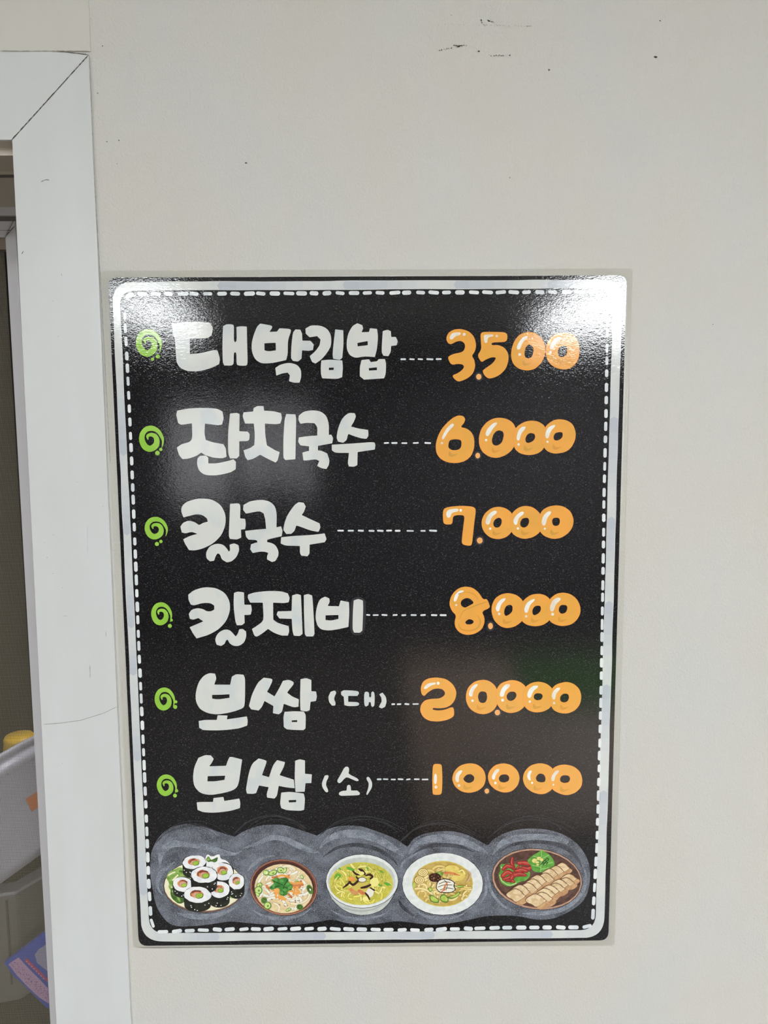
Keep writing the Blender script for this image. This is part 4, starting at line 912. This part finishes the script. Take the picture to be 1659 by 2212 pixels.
for s_ in ([(1180,535,8),(1205,548,14),(1235,580,10),(1225,590,4)], [(1115,550,6),(1150,585,10),(1185,590,6)], [(1245,600,6),(1285,590,12),(1312,610,10),(1290,630,8)], [(1020,720,5),(1060,690,10),(1090,660,8)], [(1080,660,8),(1120,690,12),(1170,650,10)], [(1200,720,9),(1250,710,13),(1290,690,9)], [(1240,770,6),(1265,800,9),(1282,835,7)], [(1150,610,6),(1175,640,10)], [(1290,720,6),(1330,745,8)]): pr.stroke(s_, 8, mush)
pr.ell(1210, 640, 42, 27, line_); pr.ell(1210, 640, 37, 22, shell); pr.ell(1200, 575, 30, 18, ys2)
pr.build('mushrooms_and_clams', d3)
pr = Print(DB, 215)
for s_ in ([(1060,520,8),(1090,532,13),(1125,540,8)], [(940,625,6),(965,590,12),(995,600,7),(970,625,6)], [(1435,675,8),(1465,685,14),(1490,690,5)], [(1255,515,5),(1265,535,8)], [(1390,555,6),(1410,565,8)], [(980,525,6),(995,535,6)], [(1370,690,5),(1400,700,8)]): pr.stroke(s_, 8, I('scallion_vivid', 96, 170, 60))
pr.build('scallion_bits', d3)
# noodle soup on a white plate
pr = Print(DCc, 20); pr.ell(996, 688, 406, 313, line_); pr.ell(996, 687, 401, 309, bw)
tan = I('tan_soup', 200, 172, 96, (186, 154, 80)); pr.ell(996, 686, 303, 229, I('soup_edge', 206, 190, 92)); pr.ell(996, 686, 294, 220, tan); d4 = pr.build('plate_soup_picture', None, 'printed white plate of noodle soup with potato slices')
nt1 = I('noodle_gold', 224, 200, 122); nt2 = I('noodle_light', 236, 218, 156); ntl = I('noodle_gold_line', 160, 122, 60)
pr = Print(DCc, 30); noodles(pr, 33, 940, 690, 235, 205, 46, [nt1, nt2], 8, 12, ntl, .9); noodles(pr, 35, 1120, 720, 165, 150, 20, [nt1, nt2], 7, 10, ntl, .6)
for (x, y) in ((800,570),(765,645)):
    for k in (52, 34, 16): pr.ell(x, y, k, k * .8, ntl); pr.ell(x, y, k - 5, k * .8 - 5, nt2)
tag(pr.build('noodles', d4), kind='stuff')
pot = I('potato', 226, 204, 112, (214, 188, 92))
pr = Print(DCc, 190)
pr.poly([(1015,520),(1060,490),(1130,500),(1165,530),(1150,580),(1080,580),(1025,565)], pot, 1); pr.poly([(1080,610),(1130,580),(1190,560),(1220,590),(1210,630),(1150,655),(1090,645)], pot, 1)
pr.stroke([(1160,560),(1190,545),(1215,580)], 8, ys2)
pr.build('potato_slices', d4)
pr = Print(DCc, 196); pr.poly([(915,590),(935,560),(980,560),(1010,570),(1000,600),(950,605)], leaf, 1); pr.stroke([(1010,575,9),(1080,575,13),(1165,597,4)], 9, carrot); pr.ell(920, 620, 64, 46, mush, .3, .12, 20, 4)
r_ = random.Random(8)
for i in range(34):
    x, y = in_ell(r_, 920, 620, 56, 40); pr.ell(x, y, r_.uniform(4, 8), r_.uniform(3, 6), r_.choice((brownf, I('mince', 150, 110, 64), line_)), 0, 0, 7)
pr.build('minced_topping', d4)
pr = Print(DCc, 240); pr.poly([(925,720),(945,650),(1000,625),(1070,635),(1120,665),(1110,700),(1130,740),(1080,770),(1010,770),(960,765)], line_, 1); pr.poly([(932,718),(950,655),(1000,632),(1068,642),(1112,668),(1100,700),(1120,738),(1078,762),(1012,762),(962,757)], shell, 1)
for s_ in ([(960,680),(1010,660),(1070,665)], [(950,710),(1010,690),(1090,690)], [(970,740),(1030,720),(1100,730)], [(1010,640),(1040,680),(1030,740)]): pr.stroke(s_, 3, line_)
pr.stroke([(1000,750,4),(1020,700,9),(1040,670,6)], 8, carrot); pr.stroke([(985,755),(1020,735)], 6, carrot)
pr.stroke([(1230,540,4),(1270,580,9),(1260,630,9),(1230,660,4)], 8, I('prawn_pale', 200, 170, 130))
pr.build('shellfish', d4)
pr = Print(DCc, 256)
for pts in ([(860,800),(890,785),(920,810),(960,840),(960,870),(910,870),(875,850)], [(970,800),(1000,780),(1030,790),(1060,840),(1040,870),(990,860),(970,840)], [(1035,815),(1100,800),(1165,750),(1175,765),(1140,810),(1080,830)], [(845,725),(880,710),(900,740),(870,765)], [(1105,700),(1200,695),(1215,705),(1160,720)]):
    pr.poly(pts, spg, 1); cxx = sum(p[0] for p in pts) / len(pts); cyy = sum(p[1] for p in pts) / len(pts)
    pr.poly([(cxx + (p[0] - cxx) * .78, cyy + (p[1] - cyy) * .7 - 2) for p in pts], I('zucchini', 190, 204, 104, (166, 190, 80)), 1)
pr.ell(710, 690, 16, 28, I('zucchini', 0, 0, 0)); pr.build('zucchini_slices', d4)
# sliced pork plate
pl_ = I('dark_plate', 74, 50, 42, (92, 64, 54)); pin = I('plate_well', 104, 76, 64, (88, 62, 52)); prim = I('plate_rim', 190, 152, 130, (176, 136, 112))
pr = Print(DD, 20); pr.ell(645, 640, 455, 305, line_, .12); pr.ell(645, 640, 449, 300, prim, .12); pr.ell(648, 639, 434, 284, pl_, .12); pr.ell(640, 665, 385, 225, pin, .12); d5 = pr.build('pork_plate_picture', None, 'printed brown plate of sliced pork with kimchi')
lv1 = I('lettuce_bright', 104, 168, 70, (84, 146, 54)); lv2 = I('leaf_vein', 170, 208, 130); kim = I('kimchi', 150, 40, 40, (178, 62, 52)); kimh = I('kimchi_light', 204, 104, 86); kimd = I('kimchi_dark', 104, 26, 28)
pr = Print(DD, 28); pr.poly([(275,490),(330,490),(370,480),(480,500),(540,560),(580,570),(570,620),(530,655),(460,670),(420,700),(360,716),(310,695),(280,660),(262,610),(265,580),(280,560)], lv1, 1); pr.stroke([(275,600),(300,660),(370,700),(440,680)], 5, lv2); pr.stroke([(290,520),(300,540)], 6, lv2); pr.build('lettuce_leaf', d5)
pr = Print(DD, 36)
r_ = random.Random(14)
for s_ in ([(400,430,10),(395,480,18),(410,530,18)], [(310,540,14),(350,510,20),(400,520,14)], [(460,480,14),(530,480,20),(580,495,12)], [(500,530,16),(560,535,18),(590,520,8)], [(300,610,16),(350,570,22),(400,590,16)], [(310,640,10),(360,630,20),(420,600,18)], [(380,660,12),(400,620,20),(440,560,18),(465,510,8)], [(420,600,14),(470,590,20),(530,600,10)], [(340,655,9),(370,650,14)], [(430,560,14),(490,550,22),(540,560,14)], [(400,655,12),(415,665,9)]):
    pr.stroke([(a_, b_, c_ + 4) for a_, b_, c_ in s_], 8, kimd); pr.stroke(s_, 8, kim); pr.stroke([(a_ - 3, b_ - 5, c_ * .18) for a_, b_, c_ in s_], 3, kimh)
pr.build('kimchi', d5)
pr = Print(DD, 80); pr.poly([(690,342),(715,365),(760,385),(800,430),(822,480),(810,520),(760,540),(700,570),(640,572),(590,545),(585,500),(550,470),(552,445),(600,400),(660,370)], lv1, 1)
for (a_, b_) in (((690,350),(680,565)), ((685,440),(760,400)), ((685,500),(800,470)), ((680,540),(760,525)), ((685,430),(610,410)), ((683,520),(600,500))): pr.stroke([a_, b_], 2.4, lv2)
gar = I('garlic', 222, 210, 128)
for i, (x, y, rx, ry) in enumerate([(620,455,26,22),(665,432,24,18),(690,445,18,16),(650,495,14,9),(645,470,20,12)]): pr.ell(x, y, rx + 3, ry + 3, spg); pr.ell(x, y, rx, ry, gar)
for (x, y) in ((720,460),(745,440),(700,485),(735,475)): pr.stroke([(x - 18, y + 8), (x, y - 10), (x + 16, y), (x + 2, y + 12)], 3.5, I('chive_dark', 30, 60, 28))
pr.build('perilla_leaf', d5)
mt = I('pork', 226, 204, 166, (206, 176, 132)); mt2 = I('pork_edge', 186, 140, 98, (204, 164, 120)); mtl = I('pork_line', 118, 80, 52)
K_ = 110
def slab(name, pts, edge):
    global K_
    pr = Print(DD, K_); K_ += 5
    pr.poly(offset_loop(pts, 8), mtl, 1); pr.poly(pts, mt, 1)
    if edge:
        pr.poly(offset_loop(edge, 2), mtl, 1); pr.poly(edge, mt2, 1)
    xs = [p[0] for p in pts]; ys = [p[1] for p in pts]; mx_, my_ = sum(xs) / len(xs), sum(ys) / len(ys)
    for k in (-18, 0, 18): pr.stroke([(mx_ - 16 + k, my_ - 10 + k * .3), (mx_ + 10 + k, my_ - 6 + k * .3)], 1.8, mt2)
    pr.build(name, d5)
def pork_row(p0, p1, n_, a0, b0, edge):
    """slices laid one on the other from the far end p0 to the near end p1; a0 half length across, b0 half thickness along"""
    r_ = random.Random(n_)
    for i in range(n_):
        t = i / (n_ - 1); cx, cy = p0[0] + (p1[0] - p0[0]) * t, p0[1] + (p1[1] - p0[1]) * t
        k = .78 + .28 * t; j = r_.uniform(-12, 12)
        a_ = (a0[0] * k, a0[1] * k); b_ = (b0[0] * k, b0[1] * k); cx += j; cy += j * .6
        def q(u_, v_): return (cx + a_[0] * u_ + b_[0] * v_, cy + a_[1] * u_ + b_[1] * v_)
        top = [q(-1, -.9), q(-1.08, 0), q(-1, .95), q(-.3, 1.12), q(.3, .92), q(.62, 1.0), q(.7, 0), q(.62, -1), q(0, -.85), q(-.5, -1.05)]
        end = [q(.66, -1.0), q(.74, 0), q(.66, 1.0), q(1.15, 1.0), q(1.42, .55), q(1.45, -.4), q(1.2, -1.0)]
        slab('pork_slice', top, end)
pork_row((905, 530), (440, 805), 9, (58, 44), (48, -30), 1)
pork_row((978, 640), (648, 858), 8, (66, 40), (50, -32), 1)
